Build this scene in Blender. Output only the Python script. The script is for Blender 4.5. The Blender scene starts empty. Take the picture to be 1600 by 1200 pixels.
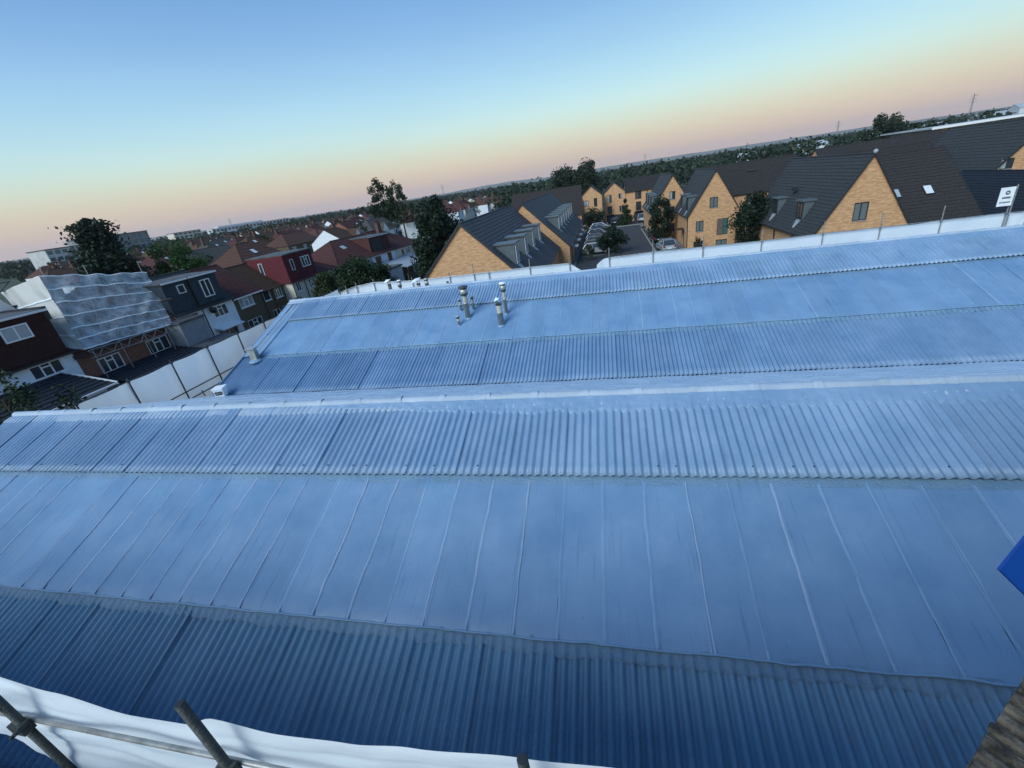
import bpy, bmesh, math, random
from mathutils import Vector, Matrix, noise
R = math.radians
random.seed(7)
HAZE = True
scene = bpy.context.scene
C = scene.collection

# ------------------------------------------------------------------ camera
CAM_H = 10.6
pit, rol, yaw = R(24.574), R(8.728), R(14.795)
fh = Vector((-math.sin(yaw), math.cos(yaw), 0)); rt = Vector((math.cos(yaw), math.sin(yaw), 0)); up = Vector((0, 0, 1))
fwd = fh * math.cos(pit) - up * math.sin(pit)
dn = -(fh * math.sin(pit) + up * math.cos(pit))
ix = rt * math.cos(rol) + dn * math.sin(rol)
iy = -rt * math.sin(rol) + dn * math.cos(rol)
cam_d = bpy.data.cameras.new('camera'); cam = bpy.data.objects.new('camera', cam_d); C.objects.link(cam)
cam.matrix_world = Matrix(((ix.x, -iy.x, -fwd.x, 0), (ix.y, -iy.y, -fwd.y, 0), (ix.z, -iy.z, -fwd.z, CAM_H), (0, 0, 0, 1)))
cam_d.sensor_fit = 'HORIZONTAL'; cam_d.sensor_width = 36; cam_d.lens = 668.9 / 1600 * 36
cam_d.clip_start = 0.05; cam_d.clip_end = 20000
scene.camera = cam

# ------------------------------------------------------------------ sky, sun, exposure
SUN_EL, SUN_AZ = R(38), R(210)          # azimuth clockwise from +Y; the sun is a broad lamp behind left, added as twilight fill
w = bpy.data.worlds.new('World'); scene.world = w; w.use_nodes = True
nt = w.node_tree; nt.nodes.clear()
def wn(t): return nt.nodes.new(t)
out = wn('ShaderNodeOutputWorld')
sky = wn('ShaderNodeTexSky'); sky.sky_type = 'NISHITA'; sky.sun_disc = False
sky.sun_elevation = R(3); sky.sun_rotation = SUN_AZ; sky.air_density = 1.0; sky.dust_density = 1.2; sky.ozone_density = 3.0
bg1 = wn('ShaderNodeBackground'); bg1.inputs[1].default_value = 0.05
nt.links.new(sky.outputs[0], bg1.inputs[0])
tc = wn('ShaderNodeTexCoord'); sp = wn('ShaderNodeSeparateXYZ'); nt.links.new(tc.outputs['Generated'], sp.inputs[0])
ramp = wn('ShaderNodeValToRGB'); ramp.color_ramp.interpolation = 'B_SPLINE'
def lin(c): return tuple(((v / 255) / 12.92 if v / 255 <= .04045 else ((v / 255 + .055) / 1.055) ** 2.4) for v in c) + (1,)
stops = [(0.0, (214, 182, 170)), (0.022, (219, 188, 170)), (0.046, (221, 202, 176)), (0.068, (221, 213, 187)), (0.092, (212, 226, 206)), (0.12, (202, 232, 228)),
         (0.16, (180, 221, 236)), (0.205, (162, 206, 235)), (0.26, (138, 184, 228)), (0.32, (116, 162, 214)), (0.45, (98, 146, 204)), (1.0, (84, 132, 194))]
cr = ramp.color_ramp
cr.elements[0].position = stops[0][0]; cr.elements[0].color = lin(stops[0][1])
cr.elements[1].position = 1.0; cr.elements[1].color = lin(stops[-1][1])
for pz, c in stops[1:-1]:
    e = cr.elements.new(pz); e.color = lin(c)
nt.links.new(sp.outputs['Z'], ramp.inputs[0])
bg2 = wn('ShaderNodeBackground'); bg2.inputs[1].default_value = 1.0
mpw = wn('ShaderNodeMapping'); mpw.inputs['Scale'].default_value = (1, 1, 5); nt.links.new(tc.outputs['Generated'], mpw.inputs[0])
wnz = wn('ShaderNodeTexNoise'); wnz.inputs['Scale'].default_value = 1.3; wnz.inputs['Detail'].default_value = 5; nt.links.new(mpw.outputs[0], wnz.inputs['Vector'])
wmr = wn('ShaderNodeMapRange'); wmr.inputs['From Min'].default_value = .3; wmr.inputs['From Max'].default_value = .7; wmr.inputs['To Min'].default_value = .955; wmr.inputs['To Max'].default_value = 1.045
nt.links.new(wnz.outputs['Fac'], wmr.inputs['Value'])                     # faint uneven thin haze high in the sky
wmx = wn('ShaderNodeVectorMath'); wmx.operation = 'SCALE'; nt.links.new(ramp.outputs[0], wmx.inputs[0]); nt.links.new(wmr.outputs[0], wmx.inputs['Scale'])
nt.links.new(wmx.outputs[0], bg2.inputs[0])
add = wn('ShaderNodeAddShader'); nt.links.new(bg1.outputs[0], add.inputs[0]); nt.links.new(bg2.outputs[0], add.inputs[1])
nt.links.new(add.outputs[0], out.inputs[0])
sd = bpy.data.lights.new('sky_fill', 'SUN'); so = bpy.data.objects.new('sky_fill', sd); C.objects.link(so)
sd.energy = 3.5; sd.angle = R(38); sd.color = (0.87, 0.97, 0.98)
sv = Vector((math.sin(SUN_AZ) * math.cos(SUN_EL), math.cos(SUN_AZ) * math.cos(SUN_EL), math.sin(SUN_EL)))
so.rotation_euler = (-sv).to_track_quat('-Z', 'Y').to_euler(); so.location = (20, -30, 40)
scene.view_settings.view_transform = 'Standard'; scene.view_settings.look = 'None'
scene.view_settings.exposure = 0.0; scene.view_settings.gamma = 1.0; scene.view_settings.use_curve_mapping = False
scene.render.engine = 'CYCLES'

# ------------------------------------------------------------------ helpers
class MB:
    def __init__(s): s.v = []; s.f = []
    def quad(s, *p):
        n = len(s.v); s.v += [tuple(q) for q in p]; s.f.append(tuple(range(n, n + len(p)))); return s
    def box(s, x0, x1, y0, y1, z0, z1):
        n = len(s.v)
        s.v += [(x0, y0, z0), (x1, y0, z0), (x1, y1, z0), (x0, y1, z0), (x0, y0, z1), (x1, y0, z1), (x1, y1, z1), (x0, y1, z1)]
        s.f += [tuple(n + i for i in f) for f in ((0, 3, 2, 1), (4, 5, 6, 7), (0, 1, 5, 4), (1, 2, 6, 5), (2, 3, 7, 6), (3, 0, 4, 7))]
        return s
    def prism(s, poly, d, cap=True):
        n = len(s.v); k = len(poly); d = Vector(d)
        s.v += [tuple(q) for q in poly] + [tuple(Vector(q) + d) for q in poly]
        for i in range(k):
            j = (i + 1) % k; s.f.append((n + i, n + j, n + k + j, n + k + i))
        if cap: s.f += [tuple(n + i for i in range(k))[::-1], tuple(n + k + i for i in range(k))]
        return s
    def tube(s, a, b, r, n=8, r2=None, cap=True):
        a, b = Vector(a), Vector(b); r2 = r if r2 is None else r2
        d = (b - a).normalized(); t = Vector((0, 0, 1)) if abs(d.z) < .9 else Vector((1, 0, 0))
        u = d.cross(t).normalized(); v = d.cross(u); m = len(s.v)
        for i in range(n):
            q = u * math.cos(2 * math.pi * i / n) + v * math.sin(2 * math.pi * i / n); s.v.append(tuple(a + q * r))
        for i in range(n):
            q = u * math.cos(2 * math.pi * i / n) + v * math.sin(2 * math.pi * i / n); s.v.append(tuple(b + q * r2))
        for i in range(n):
            j = (i + 1) % n; s.f.append((m + i, m + j, m + n + j, m + n + i))
        if cap: s.f += [tuple(m + i for i in range(n))[::-1], tuple(m + n + i for i in range(n))]
        return s
    def lathe(s, c, prof, n=16):
        m = len(s.v)
        for r, z in prof:
            for i in range(n):
                a = 2 * math.pi * i / n; s.v.append((c[0] + r * math.cos(a), c[1] + r * math.sin(a), c[2] + z))
        for k in range(len(prof) - 1):
            for i in range(n):
                j = (i + 1) % n; s.f.append((m + k * n + i, m + k * n + j, m + (k + 1) * n + j, m + (k + 1) * n + i))
        s.f += [tuple(m + i for i in range(n))[::-1], tuple(m + (len(prof) - 1) * n + i for i in range(n))]
        return s
    def grid(s, nx, ny, fn):
        m = len(s.v)
        for j in range(ny):
            for i in range(nx): s.v.append(tuple(fn(i / (nx - 1), j / (ny - 1))))
        for j in range(ny - 1):
            for i in range(nx - 1):
                a = m + j * nx + i; s.f.append((a, a + 1, a + nx + 1, a + nx))
        return s
    def mesh(s, name, smooth=False):
        me = bpy.data.meshes.new(name); me.from_pydata(s.v, [], s.f)
        if smooth: me.polygons.foreach_set('use_smooth', [True] * len(me.polygons))
        me.update(); return me

def link(name, me, m=None, parent=None, loc=(0, 0, 0), rot=(0, 0, 0)):
    o = bpy.data.objects.new(name, me); C.objects.link(o)
    if m is not None and not me.materials: me.materials.append(m)
    o.location = loc; o.rotation_euler = rot
    if parent: o.parent = parent
    return o
def ob(name, mb, m, parent=None, smooth=False, loc=(0, 0, 0), rot=(0, 0, 0)):
    return link(name, mb.mesh(name, smooth), m, parent, loc, rot)
def tag(o, label=None, cat=None, group=None, kind=None):
    if label: o['label'] = label
    if cat: o['category'] = cat
    if group: o['group'] = group
    if kind: o['kind'] = kind
    return o
def empty(name, loc, rz=0, label=None, cat=None, group=None):
    o = bpy.data.objects.new(name, None); C.objects.link(o); o.location = loc; o.rotation_euler = (0, 0, rz)
    o.empty_display_size = .3
    return tag(o, label, cat, group)
def copy_tree(o, parent=None):
    c = o.copy(); C.objects.link(c); c.parent = parent
    for ch in o.children: copy_tree(ch, c)
    return c
def nz(x, y, z, s=1.0): return noise.noise(Vector((x * s, y * s, z * s)))

# ------------------------------------------------------------------ materials
def newmat(name):
    m = bpy.data.materials.new(name); m.use_nodes = True; t = m.node_tree
    return m, t, t.nodes['Principled BSDF'], (lambda k: t.nodes.new(k)), t.links.new
def mat(name, c1, c2=None, scale=3.0, rough=.7, bump=0.0, bscale=30.0, metal=0.0, stretch=(1, 1, 1), c3=None, spec=None, coords='pos', lo=.35, hi=.65):
    m, t, b, N, L = newmat(name)
    b.inputs['Roughness'].default_value = rough; b.inputs['Metallic'].default_value = metal
    if spec is not None: b.inputs['Specular IOR Level'].default_value = spec
    b.inputs['Base Color'].default_value = tuple(c1) + (1,)
    if c2 or bump:
        if coords == 'pos': g = N('ShaderNodeNewGeometry').outputs['Position']
        else: g = N('ShaderNodeTexCoord').outputs['Object']
        mp = N('ShaderNodeMapping'); mp.inputs['Scale'].default_value = stretch; L(g, mp.inputs[0])
    if c2:
        n = N('ShaderNodeTexNoise'); n.inputs['Scale'].default_value = scale; n.inputs['Detail'].default_value = 6; n.inputs['Roughness'].default_value = .6
        L(mp.outputs[0], n.inputs['Vector'])
        r = N('ShaderNodeValToRGB'); r.color_ramp.elements[0].position = lo; r.color_ramp.elements[1].position = hi
        r.color_ramp.elements[0].color = tuple(c1) + (1,); r.color_ramp.elements[1].color = tuple(c2) + (1,)
        if c3:
            e = r.color_ramp.elements.new((lo + hi) / 2); e.color = tuple(c3) + (1,)
        L(n.outputs['Fac'], r.inputs[0]); L(r.outputs[0], b.inputs['Base Color'])
    if bump:
        n2 = N('ShaderNodeTexNoise'); n2.inputs['Scale'].default_value = bscale; n2.inputs['Detail'].default_value = 4
        L(mp.outputs[0], n2.inputs['Vector'])
        bp = N('ShaderNodeBump'); bp.inputs['Strength'].default_value = bump; bp.inputs['Distance'].default_value = .02
        L(n2.outputs['Fac'], bp.inputs['Height']); L(bp.outputs[0], b.inputs['Normal'])
    return m
def wall_uv(N, L):
    g = N('ShaderNodeNewGeometry'); sn = N('ShaderNodeSeparateXYZ'); L(g.outputs['True Normal'], sn.inputs[0])
    a = N('ShaderNodeMath'); a.operation = 'ABSOLUTE'; L(sn.outputs['X'], a.inputs[0])
    gt = N('ShaderNodeMath'); gt.operation = 'GREATER_THAN'; gt.inputs[1].default_value = .7; L(a.outputs[0], gt.inputs[0])
    spos = N('ShaderNodeSeparateXYZ'); L(g.outputs['Position'], spos.inputs[0])
    mx = N('ShaderNodeMix'); L(gt.outputs[0], mx.inputs['Factor']); L(spos.outputs['X'], mx.inputs['A']); L(spos.outputs['Y'], mx.inputs['B'])
    cb = N('ShaderNodeCombineXYZ'); L(mx.outputs['Result'], cb.inputs['X']); L(spos.outputs['Z'], cb.inputs['Y'])
    return cb.outputs[0]
def brick_mat(name, c1, c2, cm, streak=.5):
    m, t, b, N, L = newmat(name); b.inputs['Roughness'].default_value = .85
    uv = wall_uv(N, L)
    bt = N('ShaderNodeTexBrick'); bt.inputs['Scale'].default_value = 1.0
    bt.inputs['Brick Width'].default_value = .225; bt.inputs['Row Height'].default_value = .075; bt.inputs['Mortar Size'].default_value = .006
    bt.inputs['Color1'].default_value = tuple(c1) + (1,); bt.inputs['Color2'].default_value = tuple(c2) + (1,); bt.inputs['Mortar'].default_value = tuple(cm) + (1,)
    L(uv, bt.inputs['Vector'])
    mp = N('ShaderNodeMapping'); mp.inputs['Scale'].default_value = (1.1, 5.5, 1); L(uv, mp.inputs[0])
    n = N('ShaderNodeTexNoise'); n.inputs['Scale'].default_value = 1.6; n.inputs['Detail'].default_value = 5; n.inputs['Roughness'].default_value = .7; L(mp.outputs[0], n.inputs['Vector'])
    r = N('ShaderNodeValToRGB'); r.color_ramp.elements[0].position = .36; r.color_ramp.elements[1].position = .66
    r.color_ramp.elements[0].color = (.52, .44, .40, 1); r.color_ramp.elements[1].color = (1.22, 1.2, 1.15, 1)
    L(n.outputs['Fac'], r.inputs[0])
    mm = N('ShaderNodeMix'); mm.data_type = 'RGBA'; mm.blend_type = 'MULTIPLY'; mm.inputs['Factor'].default_value = streak
    L(bt.outputs['Color'], mm.inputs['A']); L(r.outputs[0], mm.inputs['B']); L(mm.outputs['Result'], b.inputs['Base Color'])
    bp = N('ShaderNodeBump'); bp.inputs['Strength'].default_value = .4; bp.inputs['Distance'].default_value = .01; bp.invert = True
    L(bt.outputs['Fac'], bp.inputs['Height']); L(bp.outputs[0], b.inputs['Normal'])
    return m
def coating(name, ca, cb, cc, rough, bump, bs=14.0):
    """sprayed roof coating: mottled at two scales, streaked down the slope, fine stipple"""
    m, t, b, N, L = newmat(name)
    g = N('ShaderNodeNewGeometry')
    n1 = N('ShaderNodeTexNoise'); n1.inputs['Scale'].default_value = .9; n1.inputs['Detail'].default_value = 8; n1.inputs['Roughness'].default_value = .62
    L(g.outputs['Position'], n1.inputs['Vector'])
    mp = N('ShaderNodeMapping'); mp.inputs['Scale'].default_value = (7, .7, .7); L(g.outputs['Position'], mp.inputs[0])
    n2 = N('ShaderNodeTexNoise'); n2.inputs['Scale'].default_value = 1.0; n2.inputs['Detail'].default_value = 5; L(mp.outputs[0], n2.inputs['Vector'])
    r = N('ShaderNodeValToRGB'); r.color_ramp.elements[0].position = .36; r.color_ramp.elements[1].position = .64
    r.color_ramp.elements[0].color = tuple(ca) + (1,); r.color_ramp.elements[1].color = tuple(cb) + (1,)
    L(n1.outputs['Fac'], r.inputs[0])
    r2 = N('ShaderNodeValToRGB'); r2.color_ramp.elements[0].position = .35; r2.color_ramp.elements[1].position = .75
    r2.color_ramp.elements[0].color = (0, 0, 0, 1); r2.color_ramp.elements[1].color = (.55, .55, .55, 1)
    L(n2.outputs['Fac'], r2.inputs[0])
    mx = N('ShaderNodeMix'); mx.data_type = 'RGBA'; L(r2.outputs[0], mx.inputs['Factor']); L(r.outputs[0], mx.inputs['A']); mx.inputs['B'].default_value = tuple(cc) + (1,)
    mp2 = N('ShaderNodeMapping'); mp2.inputs['Scale'].default_value = (16, .9, .9); L(g.outputs['Position'], mp2.inputs[0])
    n5 = N('ShaderNodeTexNoise'); n5.inputs['Scale'].default_value = 1.0; n5.inputs['Detail'].default_value = 3; L(mp2.outputs[0], n5.inputs['Vector'])
    r5 = N('ShaderNodeValToRGB'); r5.color_ramp.elements[0].position = .60; r5.color_ramp.elements[1].position = .74
    r5.color_ramp.elements[0].color = (1, 1, 1, 1); r5.color_ramp.elements[1].color = (.80, .81, .82, 1); L(n5.outputs['Fac'], r5.inputs[0])
    n6 = N('ShaderNodeTexNoise'); n6.inputs['Scale'].default_value = 26; n6.inputs['Detail'].default_value = 2; L(g.outputs['Position'], n6.inputs['Vector'])
    r6 = N('ShaderNodeValToRGB'); r6.color_ramp.elements[0].position = .68; r6.color_ramp.elements[1].position = .78
    r6.color_ramp.elements[0].color = (1, 1, 1, 1); r6.color_ramp.elements[1].color = (.72, .74, .74, 1); L(n6.outputs['Fac'], r6.inputs[0])
    q1 = N('ShaderNodeMix'); q1.data_type = 'RGBA'; q1.blend_type = 'MULTIPLY'; q1.inputs['Factor'].default_value = 1; L(mx.outputs['Result'], q1.inputs['A']); L(r5.outputs[0], q1.inputs['B'])
    q2 = N('ShaderNodeMix'); q2.data_type = 'RGBA'; q2.blend_type = 'MULTIPLY'; q2.inputs['Factor'].default_value = 1; L(q1.outputs['Result'], q2.inputs['A']); L(r6.outputs[0], q2.inputs['B'])
    oi = N('ShaderNodeObjectInfo'); mo = N('ShaderNodeMapRange'); mo.inputs['To Min'].default_value = .945; mo.inputs['To Max'].default_value = 1.055; L(oi.outputs['Random'], mo.inputs['Value'])
    q3 = N('ShaderNodeVectorMath'); q3.operation = 'SCALE'; L(q2.outputs['Result'], q3.inputs[0]); L(mo.outputs[0], q3.inputs['Scale'])
    L(q3.outputs[0], b.inputs['Base Color'])
    n4 = N('ShaderNodeTexNoise'); n4.inputs['Scale'].default_value = 2.2; n4.inputs['Detail'].default_value = 4; L(g.outputs['Position'], n4.inputs['Vector'])
    mr = N('ShaderNodeMapRange'); mr.inputs['From Min'].default_value = .3; mr.inputs['From Max'].default_value = .7
    mr.inputs['To Min'].default_value = rough - .1; mr.inputs['To Max'].default_value = rough + .14
    L(n4.outputs['Fac'], mr.inputs['Value']); L(mr.outputs[0], b.inputs['Roughness'])
    n3 = N('ShaderNodeTexNoise'); n3.inputs['Scale'].default_value = bs; n3.inputs['Detail'].default_value = 6; n3.inputs['Roughness'].default_value = .65
    L(g.outputs['Position'], n3.inputs['Vector'])
    bp = N('ShaderNodeBump'); bp.inputs['Strength'].default_value = bump; bp.inputs['Distance'].default_value = .03
    L(n3.outputs['Fac'], bp.inputs['Height']); L(bp.outputs[0], b.inputs['Normal'])
    return m
def leaf_mat(name, c1, c2, tr=.25):
    m, t, b, N, L = newmat(name)
    g = N('ShaderNodeNewGeometry')
    n = N('ShaderNodeTexNoise'); n.inputs['Scale'].default_value = .9; n.inputs['Detail'].default_value = 4; L(g.outputs['Position'], n.inputs['Vector'])
    ad = N('ShaderNodeMath'); ad.operation = 'MULTIPLY_ADD'; ad.inputs[1].default_value = .5; L(g.outputs['Random Per Island'], ad.inputs[0])
    sb = N('ShaderNodeMath'); sb.operation = 'SUBTRACT'; sb.inputs[1].default_value = .25; L(n.outputs['Fac'], sb.inputs[0]); L(sb.outputs[0], ad.inputs[2])
    r = N('ShaderNodeValToRGB'); r.color_ramp.elements[0].position = .2; r.color_ramp.elements[1].position = .8
    r.color_ramp.elements[0].color = tuple(c1) + (1,); r.color_ramp.elements[1].color = tuple(c2) + (1,)
    L(ad.outputs[0], r.inputs[0]); L(r.outputs[0], b.inputs['Base Color'])
    b.inputs['Roughness'].default_value = .6; b.inputs['Specular IOR Level'].default_value = .3
    tl = N('ShaderNodeBsdfTranslucent'); L(r.outputs[0], tl.inputs[0])
    ms = N('ShaderNodeMixShader'); ms.inputs[0].default_value = tr
    L(b.outputs[0], ms.inputs[1]); L(tl.outputs[0], ms.inputs[2]); L(ms.outputs[0], t.nodes['Material Output'].inputs[0])
    return m
def sheet_mat(name, col, tr):
    m, t, b, N, L = newmat(name)
    b.inputs['Base Color'].default_value = tuple(col) + (1,); b.inputs['Roughness'].default_value = .45
    g = N('ShaderNodeNewGeometry'); n = N('ShaderNodeTexNoise'); n.inputs['Scale'].default_value = 3; n.inputs['Detail'].default_value = 5; L(g.outputs['Position'], n.inputs['Vector'])
    bp = N('ShaderNodeBump'); bp.inputs['Strength'].default_value = .35; bp.inputs['Distance'].default_value = .05; L(n.outputs['Fac'], bp.inputs['Height']); L(bp.outputs[0], b.inputs['Normal'])
    tl = N('ShaderNodeBsdfTranslucent'); tl.inputs[0].default_value = tuple(col) + (1,)
    ms = N('ShaderNodeMixShader'); ms.inputs[0].default_value = tr
    L(b.outputs[0], ms.inputs[1]); L(tl.outputs[0], ms.inputs[2]); L(ms.outputs[0], t.nodes['Material Output'].inputs[0])
    return m
def clear_sheet(name):
    m, t, b, N, L = newmat(name)
    b.inputs['Base Color'].default_value = (.46, .50, .53, 1); b.inputs['Roughness'].default_value = .4
    g = N('ShaderNodeNewGeometry'); n = N('ShaderNodeTexNoise'); n.inputs['Scale'].default_value = 1.7; n.inputs['Detail'].default_value = 7; n.inputs['Roughness'].default_value = .7; L(g.outputs['Position'], n.inputs['Vector'])
    bp = N('ShaderNodeBump'); bp.inputs['Strength'].default_value = .9; bp.inputs['Distance'].default_value = .15; L(n.outputs['Fac'], bp.inputs['Height']); L(bp.outputs[0], b.inputs['Normal'])
    tp = N('ShaderNodeBsdfTransparent'); tp.inputs[0].default_value = (.9, .95, 1, 1)
    mr = N('ShaderNodeMapRange'); mr.inputs['From Min'].default_value = .35; mr.inputs['From Max'].default_value = .65; mr.inputs['To Min'].default_value = .2; mr.inputs['To Max'].default_value = .72
    L(n.outputs['Fac'], mr.inputs['Value'])
    ms = N('ShaderNodeMixShader'); L(mr.outputs[0], ms.inputs[0])
    L(b.outputs[0], ms.inputs[1]); L(tp.outputs[0], ms.inputs[2]); L(ms.outputs[0], t.nodes['Material Output'].inputs[0])
    return m
MT = {}
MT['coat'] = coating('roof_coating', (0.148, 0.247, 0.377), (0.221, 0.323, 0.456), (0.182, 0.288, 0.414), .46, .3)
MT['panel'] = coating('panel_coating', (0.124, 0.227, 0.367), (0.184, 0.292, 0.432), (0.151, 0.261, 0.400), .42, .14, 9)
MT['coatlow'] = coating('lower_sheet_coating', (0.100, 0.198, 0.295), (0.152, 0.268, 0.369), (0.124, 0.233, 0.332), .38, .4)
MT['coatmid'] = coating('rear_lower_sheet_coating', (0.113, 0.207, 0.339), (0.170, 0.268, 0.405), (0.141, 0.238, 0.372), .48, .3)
MT['seam'] = coating('seam_coating', (0.212, 0.312, 0.456), (0.284, 0.387, 0.525), (0.239, 0.339, 0.484), .45, .5, 20)
MT['seam2'] = coating('faint_seam_coating', (0.156, 0.277, 0.419), (0.213, 0.339, 0.474), (0.180, 0.304, 0.442), .45, .4, 20)
MT['flash'] = coating('flashing_coating', (0.120, 0.221, 0.333), (0.180, 0.293, 0.405), (0.148, 0.255, 0.369), .55, .9, 22)
MT['cap'] = coating('ridge_coating', (.29, .38, .49), (.40, .48, .57), (.36, .41, .46), .55, .35, 18)
MT['member'] = coating('membrane', (.46, .58, .70), (.64, .74, .82), (.54, .66, .76), .28, 1.0, 5)
MT['sheet'] = sheet_mat('white_sheet', (.88, .93, .95), .34)
MT['beige'] = sheet_mat('beige_sheet', (.56, .55, .51), .3)
MT['clear'] = clear_sheet('clear_sheet')
MT['galv'] = mat('galvanised_tube', (.20, .21, .21), (.38, .38, .37), 9, .5, .1, 60, .6)
MT['darktube'] = mat('dark_tube', (.014, .022, .022), (.045, .056, .052), 9, .6, .3, 60, .1)
MT['blacktube'] = mat('black_tube', (.02, .025, .03), (.05, .055, .06), 8, .6)
MT['steel'] = mat('stainless_flue', (.33, .33, .29), (.50, .49, .43), 5, .42, .1, 40, .4)
MT['darksteel'] = mat('dark_cowl', (.05, .055, .065), (.10, .11, .12), 6, .5, .1, 30, .5)
MT['white'] = mat('white_paint', (.78, .79, .80), (.70, .72, .73), 4, .45)
MT['upvc'] = mat('white_frame', (.80, .81, .82), None, rough=.35)
MT['darkframe'] = mat('dark_frame', (.022, .024, .028), None, rough=.45)
MT['black'] = mat('black_plastic', (.012, .013, .015), (.025, .026, .03), 6, .5)
MT['lead'] = mat('lead_flashing', (.22, .25, .28), (.34, .37, .40), 8, .5, .2, 20)
MT['zinc'] = mat('zinc_cladding', (.075, .095, .105), (.10, .125, .135), 3, .45, .05, 20)
MT['ybrick'] = brick_mat('yellow_brick', (.64, .37, .19), (.53, .285, .13), (.56, .41, .27), .7)
MT['chimbrick'] = brick_mat('chimney_brick', (.13, .058, .040), (.095, .045, .034), (.14, .12, .10), .6)
MT['rbrick'] = brick_mat('red_brick', (.24, .085, .045), (.17, .06, .035), (.25, .20, .16), .5)
MT['render'] = mat('white_render', (.66, .70, .74), (.74, .77, .80), 2.5, .8, .2, 60)
MT['cream'] = mat('cream_render', (.56, .52, .43), (.64, .60, .50), 2, .85, .2, 50)
MT['dash'] = mat('brown_pebbledash', (.085, .062, .036), (.135, .10, .06), 9, .95, .7, 90)
MT['greyr'] = mat('grey_render', (.20, .22, .24), (.25, .27, .29), 2, .85, .2, 50)
def tile(name, a, b, rough=.75): return mat(name, a, b, 5.5, min(.9, rough + .15), .35, 18, spec=.25)
MT['slate'] = tile('dark_slate', (.026, .030, .033), (.050, .055, .059), .65)
MT['slategrey'] = tile('grey_slate', (.036, .042, .047), (.066, .073, .080), .6)
MT['slate2'] = tile('brown_grey_slate', (.022, .020, .020), (.040, .036, .035), .7)
MT['navy'] = tile('blue_black_slate', (.009, .014, .022), (.020, .027, .038), .6)
MT['brownhung'] = tile('brown_hung_tile', (.028, .012, .011), (.048, .020, .017))
MT['darkhung'] = tile('charcoal_hung_tile', (.026, .040, .052), (.042, .058, .072))
MT['maroon'] = tile('maroon_tile', (.085, .017, .024), (.125, .026, .034))
MT['maroon2'] = tile('weathered_maroon_tile', (.055, .021, .020), (.090, .036, .033))
MT['browntile'] = tile('brown_tile', (.050, .028, .018), (.085, .048, .032))
MT['redtile'] = tile('red_brown_tile', (.062, .030, .023), (.105, .052, .038))
MT['greytile'] = tile('grey_brown_tile', (.045, .042, .038), (.085, .080, .070))
MT['bluetile'] = tile('blue_metal_roof', (.05, .10, .17), (.07, .13, .21), .4)
MT['flat'] = mat('flat_roof_felt', (.045, .05, .055), (.10, .105, .11), 1.5, .8, .2, 20)
def glass_mat(name, c, rough=.06):
    m, t, b, N, L = newmat(name); b.inputs['Base Color'].default_value = tuple(c) + (1,)
    b.inputs['Roughness'].default_value = rough; b.inputs['Specular IOR Level'].default_value = .8
    return m
MT['glass'] = glass_mat('window_glass', (.03, .04, .045))
MT['glassblind'] = glass_mat('window_with_net', (.32, .36, .38), .15)
MT['glassgrey'] = glass_mat('window_with_curtain', (.13, .15, .155), .1)
MT['teal'] = glass_mat('green_glass', (.05, .13, .13))
MT['asphalt'] = mat('asphalt', (.022, .025, .030), (.040, .043, .048), 1.2, .9, .3, 60)
MT['paving'] = mat('paving', (.10, .10, .095), (.16, .155, .15), 2, .9, .3, 30)
MT['kerb'] = mat('kerb_stone', (.22, .22, .21), (.30, .30, .29), 6, .9)
MT['paint'] = mat('road_paint', (.42, .43, .42), (.60, .61, .60), 12, .8)
MT['ground'] = mat('rough_ground', (.020, .032, .014), (.060, .055, .032), .12, .95, .3, 2, c3=(.030, .045, .018))
MT['hill'] = mat('far_hill', (.030, .050, .030), (.060, .085, .050), .004, .95)
MT['wood'] = mat('weathered_timber', (.016, .013, .011), (.13, .11, .085), 14, .9, .8, 50, stretch=(1, 1, 1))
MT['fence'] = mat('fence_board', (.085, .072, .058), (.13, .11, .09), 5, .9, .3, 30)
MT['bark'] = mat('bark', (.035, .028, .020), (.075, .06, .045), 6, .95, .8, 25)
MT['blue'] = mat('bright_blue_board', (.002, .045, .24), (.003, .055, .27), 3, .45)
MT['yellow'] = mat('yellow_panel', (.62, .50, .10), None, rough=.5)
MT['palewall'] = mat('pale_concrete', (.42, .43, .42), (.54, .55, .54), .4, .8)
MT['shedwall'] = mat('pale_metal_cladding', (.46, .50, .52), (.58, .61, .63), .3, .5)
MT['shedroof'] = mat('grey_metal_roof', (.30, .33, .35), (.40, .43, .45), .5, .5)
MT['leaf_dark'] = leaf_mat('dark_conifer_needles', (.008, .019, .012), (.024, .045, .024), .15)
MT['leaf_mid'] = leaf_mat('mid_green_leaves', (.012, .028, .012), (.035, .065, .024))
MT['leaf_bright'] = leaf_mat('fresh_green_leaves', (.022, .062, .014), (.060, .135, .030), .3)
MT['leaf_olive'] = leaf_mat('olive_leaves', (.020, .034, .012), (.060, .080, .026))
MT['leaf_far'] = leaf_mat('far_leaves', (.010, .022, .013), (.032, .052, .026), .15)

# ------------------------------------------------------------------ the coated warehouse roof
P1 = R(19.31); X0, X1 = -17.3, 20.3
RY1, RY2, RZ = 7.984, 20.647, 6.49
LAM, AMP = 0.146, 0.026
ware = empty('warehouse', (0, 0, 0), 0, 'low warehouse with two long blue-grey coated corrugated roofs filling the foreground', 'warehouse')
# body under the roofs
mb = MB()
prof = [(1.75, 0), (26.7, 0), (26.7, 4.1), (RY2, 6.25), (14.02, 3.72), (RY1, 6.25), (1.75, 4.05)]
mb.prism([(X0 + .25, y, z) for y, z in prof], (X1 - X0 - .5, 0, 0))
ob('wall', mb, MT['rbrick'], ware)
ob('gutter', MB().box(X0, X1, 13.86, 14.35, 3.74, 3.86).box(X0, X1, 1.18, 1.32, 3.98, 4.10), MT['black'], ware)

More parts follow.
